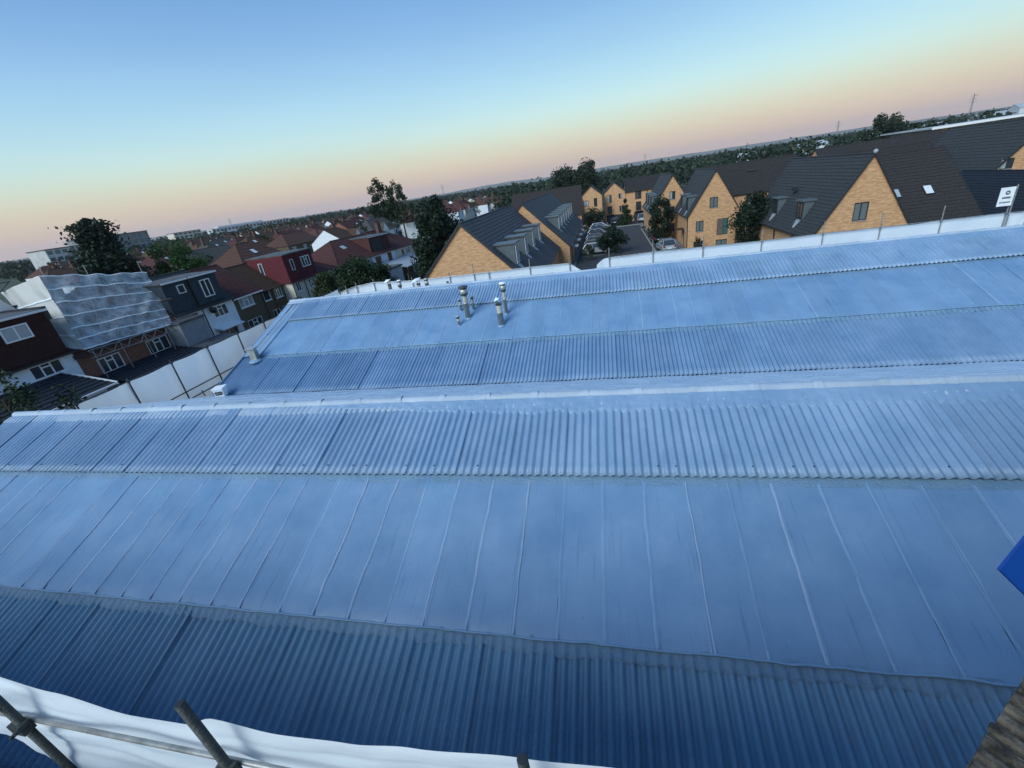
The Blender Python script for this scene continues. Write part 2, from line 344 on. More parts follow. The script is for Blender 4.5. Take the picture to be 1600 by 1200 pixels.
def corr_mesh(name, width, s_top, s_bot, seed, fade_top=False, lip=.012, ny=9, segs=8):
    """corrugated sheet; local x across, local y up the slope (negative down), local z off the slope"""
    n = round(width / LAM) * segs + 1; mb = MB(); xs = [width * i / (n - 1) for i in range(n)]
    ys = [s_bot + (s_top - s_bot) * j / (ny - 1) for j in range(ny)]
    def h(x, y, j):
        a = AMP * (1.0 if fade_top else 1.22) * (1 + .2 * nz(x * 3, y * .4, seed))
        if fade_top:
            t = max(0, min(1, (s_top - y - .12) / .3)); a *= .25 + .75 * t
        return a * math.cos(2 * math.pi * (x + .011 * nz(y * 1.3, seed, 5) + .012 * nz(x * 2.7, seed, 6)) / LAM) + .011 * x / width + .006 * nz(x * 1.5, y * .8, seed + 9)
    for j, y in enumerate(ys):
        for x in xs: mb.v.append((x, y + (.010 * nz(x * 4, seed, 3) if j == 0 else 0), h(x, y, j)))
    for j in range(ny - 1):
        for i in range(n - 1):
            a = j * n + i; mb.f.append((a, a + 1, a + n + 1, a + n))
    m = len(mb.v)                                   # cut lower edge shows the sheet's thickness
    for i in range(n): x, y, z = mb.v[i]; mb.v.append((x, y + .002, z - lip))
    for i in range(n - 1): mb.f.append((m + i, m + i + 1, i + 1, i))
    return mb.mesh(name, True)
def band(ry, rz, s_top, s_bot, lvl, x_from, x_to, fade, rot=P1, width=7 * LAM, nvar=6, mt='coat', nm='corrugated_sheet', seed0=0):
    var = [corr_mesh(nm, width + .03, s_top, s_bot, seed0 + k * 3.7, fade) for k in range(nvar)]
    x = x_from; k = 0
    while x < x_to - .2:
        me = random.choice(var)
        if not me.materials: me.materials.append(MT[mt])
        o = link(nm, me, None, ware, (x, ry, rz), (rot, 0, 0))
        off = lvl + random.uniform(-.003, .003)
        o.location = (x, ry - math.sin(rot) * off, rz + math.cos(rot) * off)
        o.rotation_euler = (rot + random.uniform(-.0015, .0015), random.uniform(-.002, .002), random.uniform(-.0015, .0015))
        x += width; k += 1
band(RY1, RZ, -.10, -1.98, .060, X0, X1, True, seed0=1)
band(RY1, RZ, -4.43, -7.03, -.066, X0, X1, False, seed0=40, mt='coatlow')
band(RY2, RZ, -.10, -1.95, .060, X0 + .9, X1, True, seed0=80)
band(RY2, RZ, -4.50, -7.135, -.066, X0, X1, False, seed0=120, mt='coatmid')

def panel_mesh(name, s_top, s_bot, seed, w=.65):
    mb = MB(); xs = [0, .012, .024, .034, .046, .06, .09, .2, .32, .44, .56, w + .01]; ny = 22
    for j in range(ny):
        y = s_bot + (s_top - s_bot) * j / (ny - 1)
        wob = .020 * nz(y * 1.1, seed, 1) + .012 * nz(y * 3.1, seed, 2)
        amp = .007 + .005 * nz(y * 1.6, seed, 7)
        for x in xs:
            bead = amp * math.exp(-((x - .034) / .014) ** 2)
            xx = x + (wob if x < .1 else wob * (1 - (x - .09) / (w - .08)))
            ed = (-.02 if j == 0 else .007 * math.exp(-((y - s_bot - .06) / .05) ** 2))
            mb.v.append((xx, y + (.008 * nz(x * 5, seed, 4) if j == 0 else 0), bead + .005 * nz(x * 2.2, y * .9, seed) + ed + .004 * (1 - x / w)))
    n = len(xs)
    for j in range(ny - 1):
        for i in range(n - 1):
            a = j * n + i; mb.f.append((a, a + 1, a + n + 1, a + n))
    return mb.mesh(name, True)
def panels(ry, rz, s_top, s_bot, x_from, x_to, seed0):
    var = [panel_mesh('roof_panel', s_top, s_bot, seed0 + 5.3 * k) for k in range(9)]
    x = x_from
    while x < x_to - .1:
        me = random.choice(var)
        if not me.materials: me.materials.append(MT['panel'])
        off = random.uniform(-.002, .002)
        link('roof_panel', me, None, ware, (x, ry - math.sin(P1) * off, rz + math.cos(P1) * off), (P1, 0, 0))
        x += .65
def seam_mesh(s_top, s_bot, seed):
    mb = MB(); ny = 40
    def fn(u, v):
        y = s_bot + (s_top - s_bot) * v; w_ = .010 + .007 * (1 + nz(y * 2.3, seed, 3)) ; c = .034 + .022 * nz(y * 1.1, seed, 1) + .014 * nz(y * 3.1, seed, 2)
        a = (u - .5) * 2; return (c + a * w_, y, .006 + .010 * (1 - a * a) * (1 + .7 * nz(y * 4, seed, 5)))
    return mb.grid(6, ny, fn).mesh('seam_tape', True)
def seams(ry, rz, s_top, s_bot, x_from, x_to, seed0, strong):
    var = [seam_mesh(s_top, s_bot, seed0 + 4.1 * k) for k in range(10)]; faint = [seam_mesh(s_top, s_bot, seed0 + 4.1 * k + 70) for k in range(8)]
    x = x_from
    while x < x_to - .1:
        st = random.random() < strong(x); me = random.choice(var if st else faint)
        if not me.materials: me.materials.append(MT['seam' if st else 'seam2'])
        o = link('seam_tape', me, None, ware, (x + random.uniform(-.03, .03), ry, rz), (P1, 0, random.uniform(-.008, .008)))
        o.scale = (random.uniform(.8, 1.5), 1, random.uniform(.7, 1.5) if st else random.uniform(.3, .9))
        x += .65
seams(RY1, RZ, -2.06, -4.53, X0 + .12, X1, 5, lambda x: .95 if x < -1 else .25)
seams(RY2, RZ, -2.02, -4.60, X0 + .9, X1, 91, lambda x: .5 if x < -7 else .18)
panels(RY1, RZ, -1.85, -4.533, X0 + .12, X1, 3)
panels(RY2, RZ, -1.82, -4.605, X0 + .9, X1, 77)

def strip(name, ry, rz, s0, s1, z0, z1, x_from, x_to, mt, seed, rot=P1, wr=.012, nx=None, ny=6):
    nx = nx or int((x_to - x_from) / .06)
    def fn(u, v):
        x = x_from + (x_to - x_from) * u; s = s0 + (s1 - s0) * v
        if v in (0, 1): s += .018 * nz(x * 1.7, seed, v * 3) + .010 * nz(x * 6, seed, v * 3)
        z = z0 + (z1 - z0) * v + wr * (nz(x * 5, s * 9, seed) + .6 * nz(x * 13, s * 15, seed))
        return (x, s, z)
    o = ob(name, MB().grid(nx, ny, fn), MT[mt], ware, True, (0, ry, rz), (rot, 0, 0)); return o
# taped joints below the flat panels, over the crests of the lower sheets
for ry, xs_, sd2, st in ((RY1, X0, 2, -4.50), (RY2, X0 + .85, 12, -4.57)):
    def tape(u, v, xs_=xs_, sd2=sd2, st=st):
        x = xs_ + (X1 - xs_) * u; s_ = st - .21 * v * (1 + .22 * nz(x * 1.9, sd2, 1) + .2 * nz(x * 6.5, sd2, 2))
        k = v ** .7; z = -.020 * (1 - k) + k * (-.044 + 1.15 * AMP * math.cos(2 * math.pi * (x - X0) / LAM)) + .018 * nz(x * 5, s_ * 11, sd2) + .010 * nz(x * 19, s_ * 20, sd2)
        return (x, s_, z - (.012 if v == 1 else 0))
    ob('joint_tape', MB().grid(1100, 8, tape), MT['flash'], ware, True, (0, ry, RZ), (P1, 0, 0))
for ry, xs_, sd2, st in ((RY1, X0, 5, -4.533), (RY2, X0 + .9, 15, -4.605)):
    def bead(u, v, xs_=xs_, sd2=sd2, st=st):
        x = xs_ + (X1 - xs_) * u; a_ = 2 * math.pi * v; r_ = .017 * (1 + .6 * nz(x * 2.2, sd2, 3)); return (x, st - .012 + .022 * nz(x * 1.3, sd2, 1) + .010 * nz(x * 5, sd2, 2) + r_ * math.cos(a_), .002 + .012 * nz(x * .9, sd2, 7) + r_ * math.sin(a_))
    ob('edge_bead', MB().grid(700, 7, bead), MT['seam2'], ware, True, (0, ry, RZ), (P1, 0, 0))
strip('joint_bead', RY1, RZ, -1.96, -2.12, .010, .004, X0, X1, 'flash', 21, wr=.006)
strip('joint_bead', RY2, RZ, -1.93, -2.05, .010, .004, X0 + .9, X1, 'flash', 22, wr=.005)
# left verge of the rear roof: a flat margin with rolled edges
for a, bq, zz in ((X0 - .08, X0 + .30, .02), (X0 + .30, X0 + .62, .012), (X0 + .60, X0 + .93, .026)):
    mbv = MB()
    def fnv(u, v, a=a, bq=bq, zz=zz):
        x = a + (bq - a) * u; s = -.05 - 4.6 * v
        return (x + .006 * nz(s * 2, a, 1), s, zz + .05 * math.exp(-((u - .92) / .09) ** 2) * .8 - (.03 if u == 0 else 0) + .004 * nz(x * 3, s * 2, 4))
    ob('verge_flashing', mbv.grid(14, 24, fnv), MT['coat'], ware, True, (0, RY2, RZ), (P1, 0, 0))
for ry, nm in ((RY1, 'verge_board'), (RY2, 'verge_board')):
    ob(nm, MB().box(X0 - .10, X0 - .06, -7.05, 0, -.20, .03), MT['coat'], ware, False, (0, ry, RZ), (P1, 0, 0))
# back slopes
P2 = math.atan2(RZ - 4.02, 14.05 - RY1)
def memb(u, v):
    x = X0 + (X1 - X0) * u; s = .02 + 6.53 * v
    wv = nz(x * .9 + s * .8, s * 3.4, 3) * .022 + nz(x * 3.2 + s * 2, s * 7, 8) * .012 + .012 * abs(nz(x * .5, s * 5, 15))
    return (x, s, -.02 + wv)
ob('roof_membrane', MB().grid(420, 46, memb), MT['member'], ware, True, (0, RY1, RZ), (-P2, 0, 0))
ob('roof_membrane', MB().grid(120, 14, lambda u, v: (X0 + (X1 - X0) * u, .02 + 6.7 * v, -.02 + .012 * nz(u * 40, v * 7, 30))), MT['coat'], ware, True, (0, RY2, RZ), (-P1, 0, 0))
# ridge capping in overlapped pieces, with wings that follow the corrugation
def ridge_mesh(seed, length):
    mb = MB(); n = 28; prof = []
    pts = [(-.36, 'w'), (-.30, 'w'), (-.22, 'w'), (-.15, 'w'), (-.105, 'r'), (-.085, 'r'), (-.05, 'r'), (0, 'r'), (.05, 'r'), (.085, 'r'), (.105, 'b'), (.16, 'b'), (.24, 'b')]
    for i in range(n + 1):
        x = length * i / n
        col = 1.0 + (.16 if i >= n - 3 else 0)                   # collar where the next piece laps over
        for y, k in pts:
            if k == 'w':
                t = min(1, (-y - .10) / .2)
                z = y * math.tan(P1) + .070 + t * .020 * math.cos(2 * math.pi * x / LAM) + (.0 if y > -.35 else -.012)
            elif k == 'b': z = -y * math.tan(P2) + .02
            else: z = (.012 + math.sqrt(max(0, .105 ** 2 - y * y)) * .95) * col
            mb.v.append((x, y + .008 * nz(x * 2, seed, y * 4), z + .006 * nz(x * 3, y * 9, seed)))
    k = len(pts)
    for i in range(n):
        for j in range(k - 1):
            a = i * k + j; mb.f.append((a, a + k, a + k + 1, a + 1))
    return mb.mesh('ridge_cap', True)
rv = [ridge_mesh(3.1 * k, 1.08) for k in range(6)]
for me in rv: me.materials.append(MT['cap'])
for ry, nm in ((RY1, 0), (RY2, 1)):
    x = X0 - .05
    while x < X1 - .3:
        link('ridge_cap', random.choice(rv), None, ware, (x, ry, RZ + random.uniform(-.004, .008)), (0, random.uniform(-.004, .004), random.uniform(-.004, .004)))
        x += 1.05
# thick coating smeared over the capping toward the middle
for ry, xs_, sd2, full in ((RY1, -7.0, 50, 5.0), (RY2, -12.0, 55, 8.0)):
    def smear(u, v, ry=ry, xs_=xs_, sd2=sd2, full=full):
        x = xs_ + (X1 - xs_) * u; g = min(1, (x - xs_) / full); wd_ = .06 + .36 * g * (1 + .25 * nz(x * 2.1, sd2, 1) + .15 * nz(x * 7, sd2, 2))
        s_ = -.11 - wd_ * v; k = math.cos(2 * math.pi * (x - X0) / LAM)
        return (x, s_, .098 - .030 * v + .012 * g * k * v + .016 * nz(x * 6, s_ * 12, sd2) + .008 * nz(x * 17, s_ * 22, sd2) - (.03 if v == 1 else 0))
    ob('coating_smear', MB().grid(520, 9, smear), MT['coat'], ware, True, (0, ry, RZ), (P1, 0, 0))
# roof bolts on the crests along the laps nearest the camera
bm_ = MB().lathe((0, 0, 0), [(.014, -.004), (.014, .006), (.007, .012)], 6).mesh('roof_bolt'); bm_.materials.append(MT['black'])
for k in range(120):
    x = X0 + .073 * 2 + (k // 1) * LAM * 2
    if x > 7 or random.random() < .72: continue
    s = -1.80; x = X0 + LAM * round((x - X0) / LAM)
    z = .060 + AMP + .012
    link('roof_bolt', bm_, None, ware, (x, RY1 + s * math.cos(P1) - z * math.sin(P1), RZ + s * math.sin(P1) + z * math.cos(P1)), (P1, 0, 0))

# ------------------------------------------------------------------ flues and vents on the rear roof
def slope2(y): return RZ - abs(RY2 - y) * math.tan(P1)
def flue(name, x, y, h, r, cap, label, capmat='steel', tubemat='steel', ring=True, style='disc'):
    z = slope2(y) - .06
    t = empty(name, (x, y, z), 0, label, 'flue pipe' if h > .7 else 'vent pipe', 'flues on the rear roof')
    ob('pipe', MB().lathe((0, 0, 0), [(r, 0), (r, h * .62), (r * 1.06, h * .62), (r * 1.06, h * .66), (r, h * .66), (r, h)], 18), MT[tubemat], t, True)
    ob('base_collar', MB().lathe((0, 0, 0), [(r * 1.6, .0), (r * 1.4, .05), (r * 1.08, .09), (r * 1.06, .10)], 18), MT['coat'], t, True)
    if style == 'disc':
        ob('cowl', MB().lathe((0, 0, h), [(r * 1.5, -.02), (r * 1.5, .20)], 18), MT[tubemat], t, True)
        ob('band', MB().lathe((0, 0, h), [(r * 1.58, -.05), (r * 1.58, .0)], 18), MT['black'], t)
        ob('band', MB().lathe((0, 0, h), [(r * 1.45, .20), (r * 1.45, .26)], 18), MT['black'], t)
        ob('cap', MB().lathe((0, 0, h), [(cap * .92, .26), (cap, .28), (cap * .8, .325), (.01, .34)], 20), MT[capmat], t, True)
    elif style == 'coned':
        ob('band', MB().lathe((0, 0, h), [(r * 1.06, -.03), (r * 1.06, .02)], 18), MT['black'], t)
        for a in range(3): ob('strut', MB().tube((r * .7 * math.cos(a * 2.1), r * .7 * math.sin(a * 2.1), h - .02), (r * .8 * math.cos(a * 2.1), r * .8 * math.sin(a * 2.1), h + .2), .012, 5), MT['black'], t)
        ob('cap', MB().lathe((0, 0, 0), [(cap, 0), (cap * .97, .02), (.02, .10)], 18), MT[capmat], t, True, (-cap * .35, 0, h + .20), (R(8), R(-16), 0))
    elif style == 'small':
        ob('band', MB().lathe((0, 0, h), [(r * 1.1, -.05), (r * 1.1, .0)], 12), MT['black'], t)
        ob('cap', MB().lathe((0, 0, h), [(cap, .03), (cap, .05), (cap * .3, .09)], 14), MT[capmat], t, True)
    return t
flue('flue_pipe', -6.26, 17.88, 1.18, .112, .23, 'tall steel flue with wide dark disc cowl on the rear roof', 'darksteel')
flue('vent_pipe', -6.58, 17.40, .44, .062, .11, 'short thin vent pipe left of the dark-cowled flue', 'lead', 'steel', style='small')
flue('vent_pipe', -6.74, 18.45, .56, .06, .10, 'thin vent pipe half hidden on the left behind the dark-cowled flue', 'lead', 'steel', style='small')
flue('vent_pipe', -6.13, 18.45, .62, .06, .10, 'thin vent pipe standing just right behind the dark-cowled flue', 'lead', 'steel', style='small')
flue('flue_pipe', -4.60, 17.20, .98, .128, .13, 'stout open steel flue with pale tilted cone cap on the rear roof', 'sheet', 'steel', style='coned')
flue('flue_pipe', -4.50, 17.98, 1.12, .078, .165, 'slim tall steel flue with white disc cap behind the stout flue', 'white')
flue('flue_pipe', -12.18, 22.5, .74, .10, .22, 'grey flue with floating white disc cap, leftmost beyond the far ridge', 'white', 'zinc', style='coned')
flue('flue_pipe', -11.55, 22.5, .62, .075, .12, 'slim flue with white top and black band beyond the far ridge', 'white', 'steel')
flue('flue_pipe', -10.42, 22.5, .62, .11, .32, 'steel flue under a wide pale shallow cap beyond the far ridge', 'sheet', 'steel', style='coned')
flue('flue_pipe', -9.92, 22.5, .55, .075, .13, 'short flue with thick black collar beyond the far ridge', 'steel', 'steel')
flue('vent_pipe', -8.69, 22.5, .52, .065, .08, 'small lone vent pipe, rightmost beyond the far ridge', 'darksteel', 'steel', style='small')
bv = empty('box_vent', (-16.43, 15.98, slope2(15.98) - .05), R(12), 'square metal vent stack at the left edge of the rear roof', 'roof vent')
ob('duct', MB().box(-.15, .15, -.13, .13, 0, .62), MT['steel'], bv)
ob('side_plate', MB().box(.152, .17, -.10, .13, .0, .5), MT['galv'], bv)
ob('cap', MB().box(-.22, .22, -.19, .19, .64, .68).box(-.12, .12, -.1, .1, .60, .64), MT['lead'], bv)
ob('base_collar', MB().lathe((0, 0, 0), [(.34, .0), (.28, .06), (.2, .12)], 12), MT['coat'], bv, True)
wb = empty('paint_tub', (-16.55, 13.72, 4.14), R(20), 'white square plastic tub with black label at the left end of the valley', 'tub')
ob('tub', MB().prism([(-.17, -.17, 0), (.17, -.17, 0), (.17, .17, 0), (-.17, .17, 0)], (0, 0, .01)).quad((-.17, -.17, 0), (.17, -.17, 0), (.21, -.21, .38), (-.21, -.21, .38)).quad((.17, -.17, 0), (.17, .17, 0), (.21, .21, .38), (.21, -.21, .38)).quad((.17, .17, 0), (-.17, .17, 0), (-.21, .21, .38), (.21, .21, .38)).quad((-.17, .17, 0), (-.17, -.17, 0), (-.21, -.21, .38), (-.21, .21, .38)), MT['white'], wb)
ob('lid', MB().box(-.23, .23, -.23, .23, .38, .42), MT['upvc'], wb)
lb = ob('label_band', MB().quad((-.14, -.197, .12), (.14, -.197, .12), (.155, -.214, .28), (-.155, -.214, .28)), MT['black'], wb)
ob('lettering', MB().quad((-.11, -.208, .185), (.11, -.208, .185), (.115, -.2115, .215), (-.115, -.2115, .215)), MT['lead'], lb)
ob('offcut_pipe', MB().tube((-17.0, 13.35, 4.35), (-17.02, 13.33, 4.62), .025, 8), MT['blacktube']); o = bpy.data.objects['offcut_pipe']
tag(o, 'short dark stub of pipe standing by the white tub', 'pipe')

# ------------------------------------------------------------------ sheeted scaffold edge protection
def sheet_panel(parent, a, b, zb_a, zt_a, zb_b, zt_b, nrm, seed, m='sheet', sag=.05, nx=16, ny=10):
    a, b = Vector(a), Vector(b); nrm = Vector(nrm)
    def fn(u, v):
        p = a.lerp(b, u); zt = zt_a + (zt_b - zt_a) * u - sag * math.sin(math.pi * u) * (1 + .6 * nz(seed, 1, 1)); zb = zb_a + (zb_b - zb_a) * u
        off = .05 * math.sin(math.pi * u) * math.sin(math.pi * v) + .035 * nz(u * 2.3, v * 2.1, seed) + .02 * nz(u * 7, v * 3, seed + 4)
        q = p + nrm * off; return (q.x, q.y, zb + (zt - zb) * v)
    return ob('sheet_panel', MB().grid(nx, ny, fn), MT[m], parent, True)
def coupler(parent, p, m='galv', s=.045):
    ob('coupler', MB().box(p[0] - s, p[0] + s, p[1] - s, p[1] + s, p[2] - s, p[2] + s), MT[m], parent)
lbz = empty('scaffold_barrier', (-18.4, 18, 0), 0, 'white sheeted scaffold barrier running along the left gable end of the warehouse', 'scaffold')
def loc(root, p): return Vector(p) - root.location
ys = [9.95 + 1.87 * i for i in range(10)]
for i, y in enumerate(ys):
    ob('post', MB().tube(loc(lbz, (-18.36, y, 0)), loc(lbz, (-18.36, y, 5.95 + .05 * nz(y, 1, 1))), .03, 8), MT['blacktube'], lbz)
    coupler(lbz, loc(lbz, (-18.36, y, 5.82)), 'blacktube')
    if i < len(ys) - 1: sheet_panel(lbz, loc(lbz, (-18.46, y, 0)), loc(lbz, (-18.46, y + 1.87, 0)), 2.9, 5.80, 2.9, 5.80, (1, 0, 0), i * 3.3)
for zr, yy in ((5.84, (9.8, 27.4)), (4.43, (12.9, 27.4)), (4.07, (13.4, 27.4)), (2.95, (9.8, 27.4))):
    ob('rail', MB().tube(loc(lbz, (-18.30, yy[0], zr)), loc(lbz, (-18.30, yy[1], zr)), .024 if zr > 5 else .026, 8), MT['blacktube'], lbz)
bb = empty('scaffold_barrier', (0, 27.6, 0), 0, 'white sheeted scaffold barrier standing along the far eave behind the rear ridge', 'scaffold')
bp = [(-19.56, 5.25, 5.6), (-18.3, 5.55, 5.85), (-17.46, 5.72, 6.0), (-16.06, 5.86, 6.12), (-13.15, 5.70, 5.95), (-10.42, 5.72, 6.0), (-8.71, 5.72, 6.45), (-7.7, 5.72, 5.85), (-4.94, 5.76, 6.3),
      (-2.41, 5.74, 6.05), (.02, 5.82, 6.55), (2.57, 5.88, 6.75), (5.35, 5.86, 6.6), (8.46, 5.84, 6.6), (11.48, 5.88, 6.75), (14.18, 5.88, 6.9), (16.88, 5.9, 6.9), (19.6, 5.92, 7.1), (20.5, 5.9, 7.0)]
for i, (x, zt, zp) in enumerate(bp):
    ob('post', MB().tube((x, -.06, 0), (x + .02 * nz(x, 3, 3), -.06, min(zp, zt + .28 + .45 * max(0, zp - zt))), .03, 8), MT['galv'], bb)
    coupler(bb, (x, -.06, zt - .02))
    if i < len(bp) - 1:
        x2, zt2, _ = bp[i + 1]
        if -2.5 < x < -2.3:                        # torn gap: one side slumped to a corner, the other rounded
            sheet_panel(bb, (x, 0, 0), (-1.0, 0, 0), 3.6, zt, 3.6, 4.7, (0, 1, 0), 70, sag=.0)
            sheet_panel(bb, (-.75, 0, 0), (x2, 0, 0), 3.6, 5.45, 3.6, zt2, (0, 1, 0), 72, sag=-.12)
            continue
        sheet_panel(bb, (x, 0, 0), (x2, 0, 0), 3.6, zt, 3.6, zt2, (0, 1, 0), 20 + i * 2.7, sag=.03)
    if i < len(bp) - 1: ob('rail', MB().tube((x, -.10, zt + .02), (bp[i + 1][0], -.10, bp[i + 1][1] + .02), .022, 6), MT['galv'], bb)
rb = empty('scaffold_barrier', (20.62, 19, 0), 0, 'white sheeted scaffold barrier along the right gable end of the warehouse', 'scaffold')
for i in range(8):
    y = 27.5 - i * 2.4
    ob('post', MB().tube(loc(rb, (20.56, y - .4, 0)), loc(rb, (20.56, y - .4, 6.3)), .03, 8), MT['galv'], rb)
    sheet_panel(rb, loc(rb, (20.68, y, 0)), loc(rb, (20.68, y - 2.4, 0)), 3.4, 5.9, 3.4, 5.9, (-1, 0, 0), 140 + i)
ob('rail', MB().tube(loc(rb, (20.6, 27.5, 5.9)), loc(rb, (20.6, 8.5, 5.9)), .022, 6), MT['galv'], rb)
# barrier right below the camera
nb = empty('scaffold_barrier', (-1.85, .8, 0), 0, 'nearest scaffold barrier of tubes and draped white sheeting at the bottom left', 'scaffold')
def nl(x, y, z): return (x + 1.85, y - .8, z)
topz = [(-4.2, 8.62), (-3.45, 8.57), (-3.0, 8.49), (-2.5, 8.39), (-2.15, 8.40), (-1.93, 8.50), (-1.6, 8.46), (-1.2, 8.49), (-.88, 8.545), (-.4, 8.61), (.0, 8.65), (1.4, 8.60)]
def ztop(x):
    for (a, za), (b_, zb_) in zip(topz, topz[1:]):
        if a <= x <= b_:
            t = (x - a) / (b_ - a); t = t * t * (3 - 2 * t); return za + (zb_ - za) * t
    return topz[-1][1]
def nsheet(u, v):
    x = -4.2 + 5.6 * u; zt = ztop(x); d = v * (.42 + 1.1 * max(0, min(1, (x + 3.7) / 1.3)))
    fold = .03 * nz(x * 2.2, d * 6, 5) + .018 * nz(x * 1.2, d * 17, 9) + .025 * math.sin(d * 12 + x * 1.3) * math.exp(-d * 1.5)
    return nl(x, .825 + fold * min(1, v * 7) - .10 * max(0, v - .12), zt - d + .012)
ob('sheet_panel', MB().grid(150, 70, nsheet), MT['sheet'], nb, True)
for x, zt in ((-3.22, 8.56), (-1.85, 8.82), (-.36, 8.83), (1.2, 8.7)):
    ob('post', MB().tube(nl(x, .735, 0), nl(x, .735, zt), .020, 14), MT['darktube'], nb, True)
    ob('post_end', MB().tube(nl(x, .735, zt), nl(x, .735, zt + .002), .017, 14), MT['black'], nb)
for z, y in ((8.27, .765),):
    ob('rail', MB().tube(nl(-4.3, y, z + .06), nl(1.4, y, z + .0), .013, 12), MT['galv'], nb, True)
    for x in (-3.22, -1.85, -.36):
        zz = z + .06 - .06 * (x + 4.3) / 5.7
        c = ob('coupler', MB().box(x + 1.85 - .045, x + 1.85 + .045, -.10, -.045, zz - .035, zz + .035).tube((x + 1.85 - .05, -.12, zz - .045), (x + 1.85 - .05, -.05, zz - .045), .011, 6).tube((x + 1.85 + .04, -.12, zz + .02), (x + 1.85 + .04, -.06, zz + .02), .012, 6), MT['darktube'], nb)
for x, z in ((-2.42, 8.27), (-2.36, 8.26), (-2.0, 8.13), (-2.06, 8.13), (-1.7, 8.22)):
    ob('cable_tie', MB().tube(nl(x, .62, z), nl(x - .02, .60, z - .035), .005, 5), MT['black'], nb)
ob('ledger', MB().tube(nl(-3.7, .62, 8.50), nl(-3.22, .70, 8.52), .024, 10), MT['galv'], nb, True)
# block the camera stands on, with its edge just in the frame
nbd = empty('brick_block', (0, -7, 0), 0, 'brick building whose roof edge the picture is taken from', 'building')
ob('wall', MB().box(-24, 22, -5, 7.35, 0, 8.1), MT['rbrick'], nbd)
ob('roof', MB().box(-24.1, 1.7, -5.1, 7.38, 8.1, 8.2), MT['flat'], nbd)
ob('shade_block', MB().box(1.7, 22, -5, 6.6, 8.1, 11.9), MT['rbrick'], nbd)  # unseen tall block, added to shade the right of the near roof
ob('coping', MB().box(1.6, 22.1, -5.1, 6.7, 11.9, 12.05), MT['kerb'], nbd)  # top slab of the added shade block, also out of view
# ribbed board and blue board right beside the camera
tb = empty('ribbed_board', (1.435, 1.295, 8.4), math.atan2(.37, .43), 'dark weathered ribbed timber board poking in at the lower right corner', 'board')
nr = 16
for i in range(nr):                                   # ribs run in from the ragged edge
    x = -.62 + i * 1.1 / nr; wd = 1.1 / nr * .62; e = .012 * nz(i * 1.7, 3, 3)
    ob('rib', MB().prism([(x, e, .0), (x + wd, e + .004, .0), (x + wd * .85, e, .018), (x + wd * .15, e, .020)], (.03 * nz(i, 5, 5), -.62, 0)), MT['wood'], tb)
ob('backing', MB().box(-.64, .52, -.62, .0, -.03, -.002), MT['wood'], tb)
e1, e2 = Vector((.25, .18, .23)), Vector((.23, -.06, -.25)); en = e1.cross(e2).normalized() * .012
o = ob('blue_board', MB().prism([(0, 0, 0), e1, e1 + e2, e2], en), MT['blue'], None, False, (1.37, 1.45, 9.06))
tag(o, 'corner of a bright blue board at the right edge', 'board')

# ------------------------------------------------------------------ houses
def clip(poly, outline):
    for i in range(len(outline)):
        a, b = outline[i], outline[(i + 1) % len(outline)]; res = []
        def side(q): return (b[0] - a[0]) * (q[1] - a[1]) - (b[1] - a[1]) * (q[0] - a[0])
        for j in range(len(poly)):
            p, q = poly[j], poly[(j + 1) % len(poly)]; sp_, sq = side(p), side(q)
            if sp_ >= -1e-9: res.append(p)
            if (sp_ > 1e-9 and sq < -1e-9) or (sp_ < -1e-9 and sq > 1e-9):
                t = sp_ / (sp_ - sq); res.append((p[0] + (q[0] - p[0]) * t, p[1] + (q[1] - p[1]) * t))
        poly = res
        if len(poly) < 3: return []
    return poly
def wall_face(mb, org, ud, nrm, outline, holes, depth=.12):
    """a wall with real openings and reveals"""
    org, ud, nrm = Vector(org), Vector(ud), Vector(nrm)
    P = lambda u, z, d=0: org + ud * u + Vector((0, 0, z)) - nrm * d
    us = sorted(set([min(q[0] for q in outline), max(q[0] for q in outline)] + [h[0] for h in holes] + [h[1] for h in holes]))
    zs = sorted(set([min(q[1] for q in outline), max(q[1] for q in outline)] + [h[2] for h in holes] + [h[3] for h in holes]))
    for i in range(len(us) - 1):
        for j in range(len(zs) - 1):
            cu, cz = (us[i] + us[i + 1]) / 2, (zs[j] + zs[j + 1]) / 2
            if any(h[0] < cu < h[1] and h[2] < cz < h[3] for h in holes): continue
            pl = clip([(us[i], zs[j]), (us[i + 1], zs[j]), (us[i + 1], zs[j + 1]), (us[i], zs[j + 1])], outline)
            if pl: mb.quad(*[P(*q) for q in pl])
    for u0, u1, z0, z1 in holes:
        for (a, b) in (((u0, z0), (u1, z0)), ((u1, z0), (u1, z1)), ((u1, z1), (u0, z1)), ((u0, z1), (u0, z0))):
            mb.quad(P(*a), P(*b), P(*b, depth), P(*a, depth))
def slope(parent, bl, br, tr, tl, m, n=14, lift=.035, name='roof_slope'):
    """one roof slope laid in real overlapping courses"""
    bl, br, tr, tl = map(Vector, (bl, br, tr, tl)); mb = MB()
    nn = (br - bl).cross(tl - bl)
    if nn.length < 1e-6: nn = (br - bl).cross(tr - bl)
    nn.normalize()
    for i in range(n):
        t0, t1 = i / n, (i + 1) / n
        a, b, c, d = bl.lerp(tl, t0), br.lerp(tr, t0), br.lerp(tr, t1), bl.lerp(tl, t1)
        mb.quad(a + nn * lift, b + nn * lift, c + nn * .004, d + nn * .004)
        mb.quad(a - nn * .01, b - nn * .01, b + nn * lift, a + nn * lift)
    return ob(name, mb, MT[m], parent)
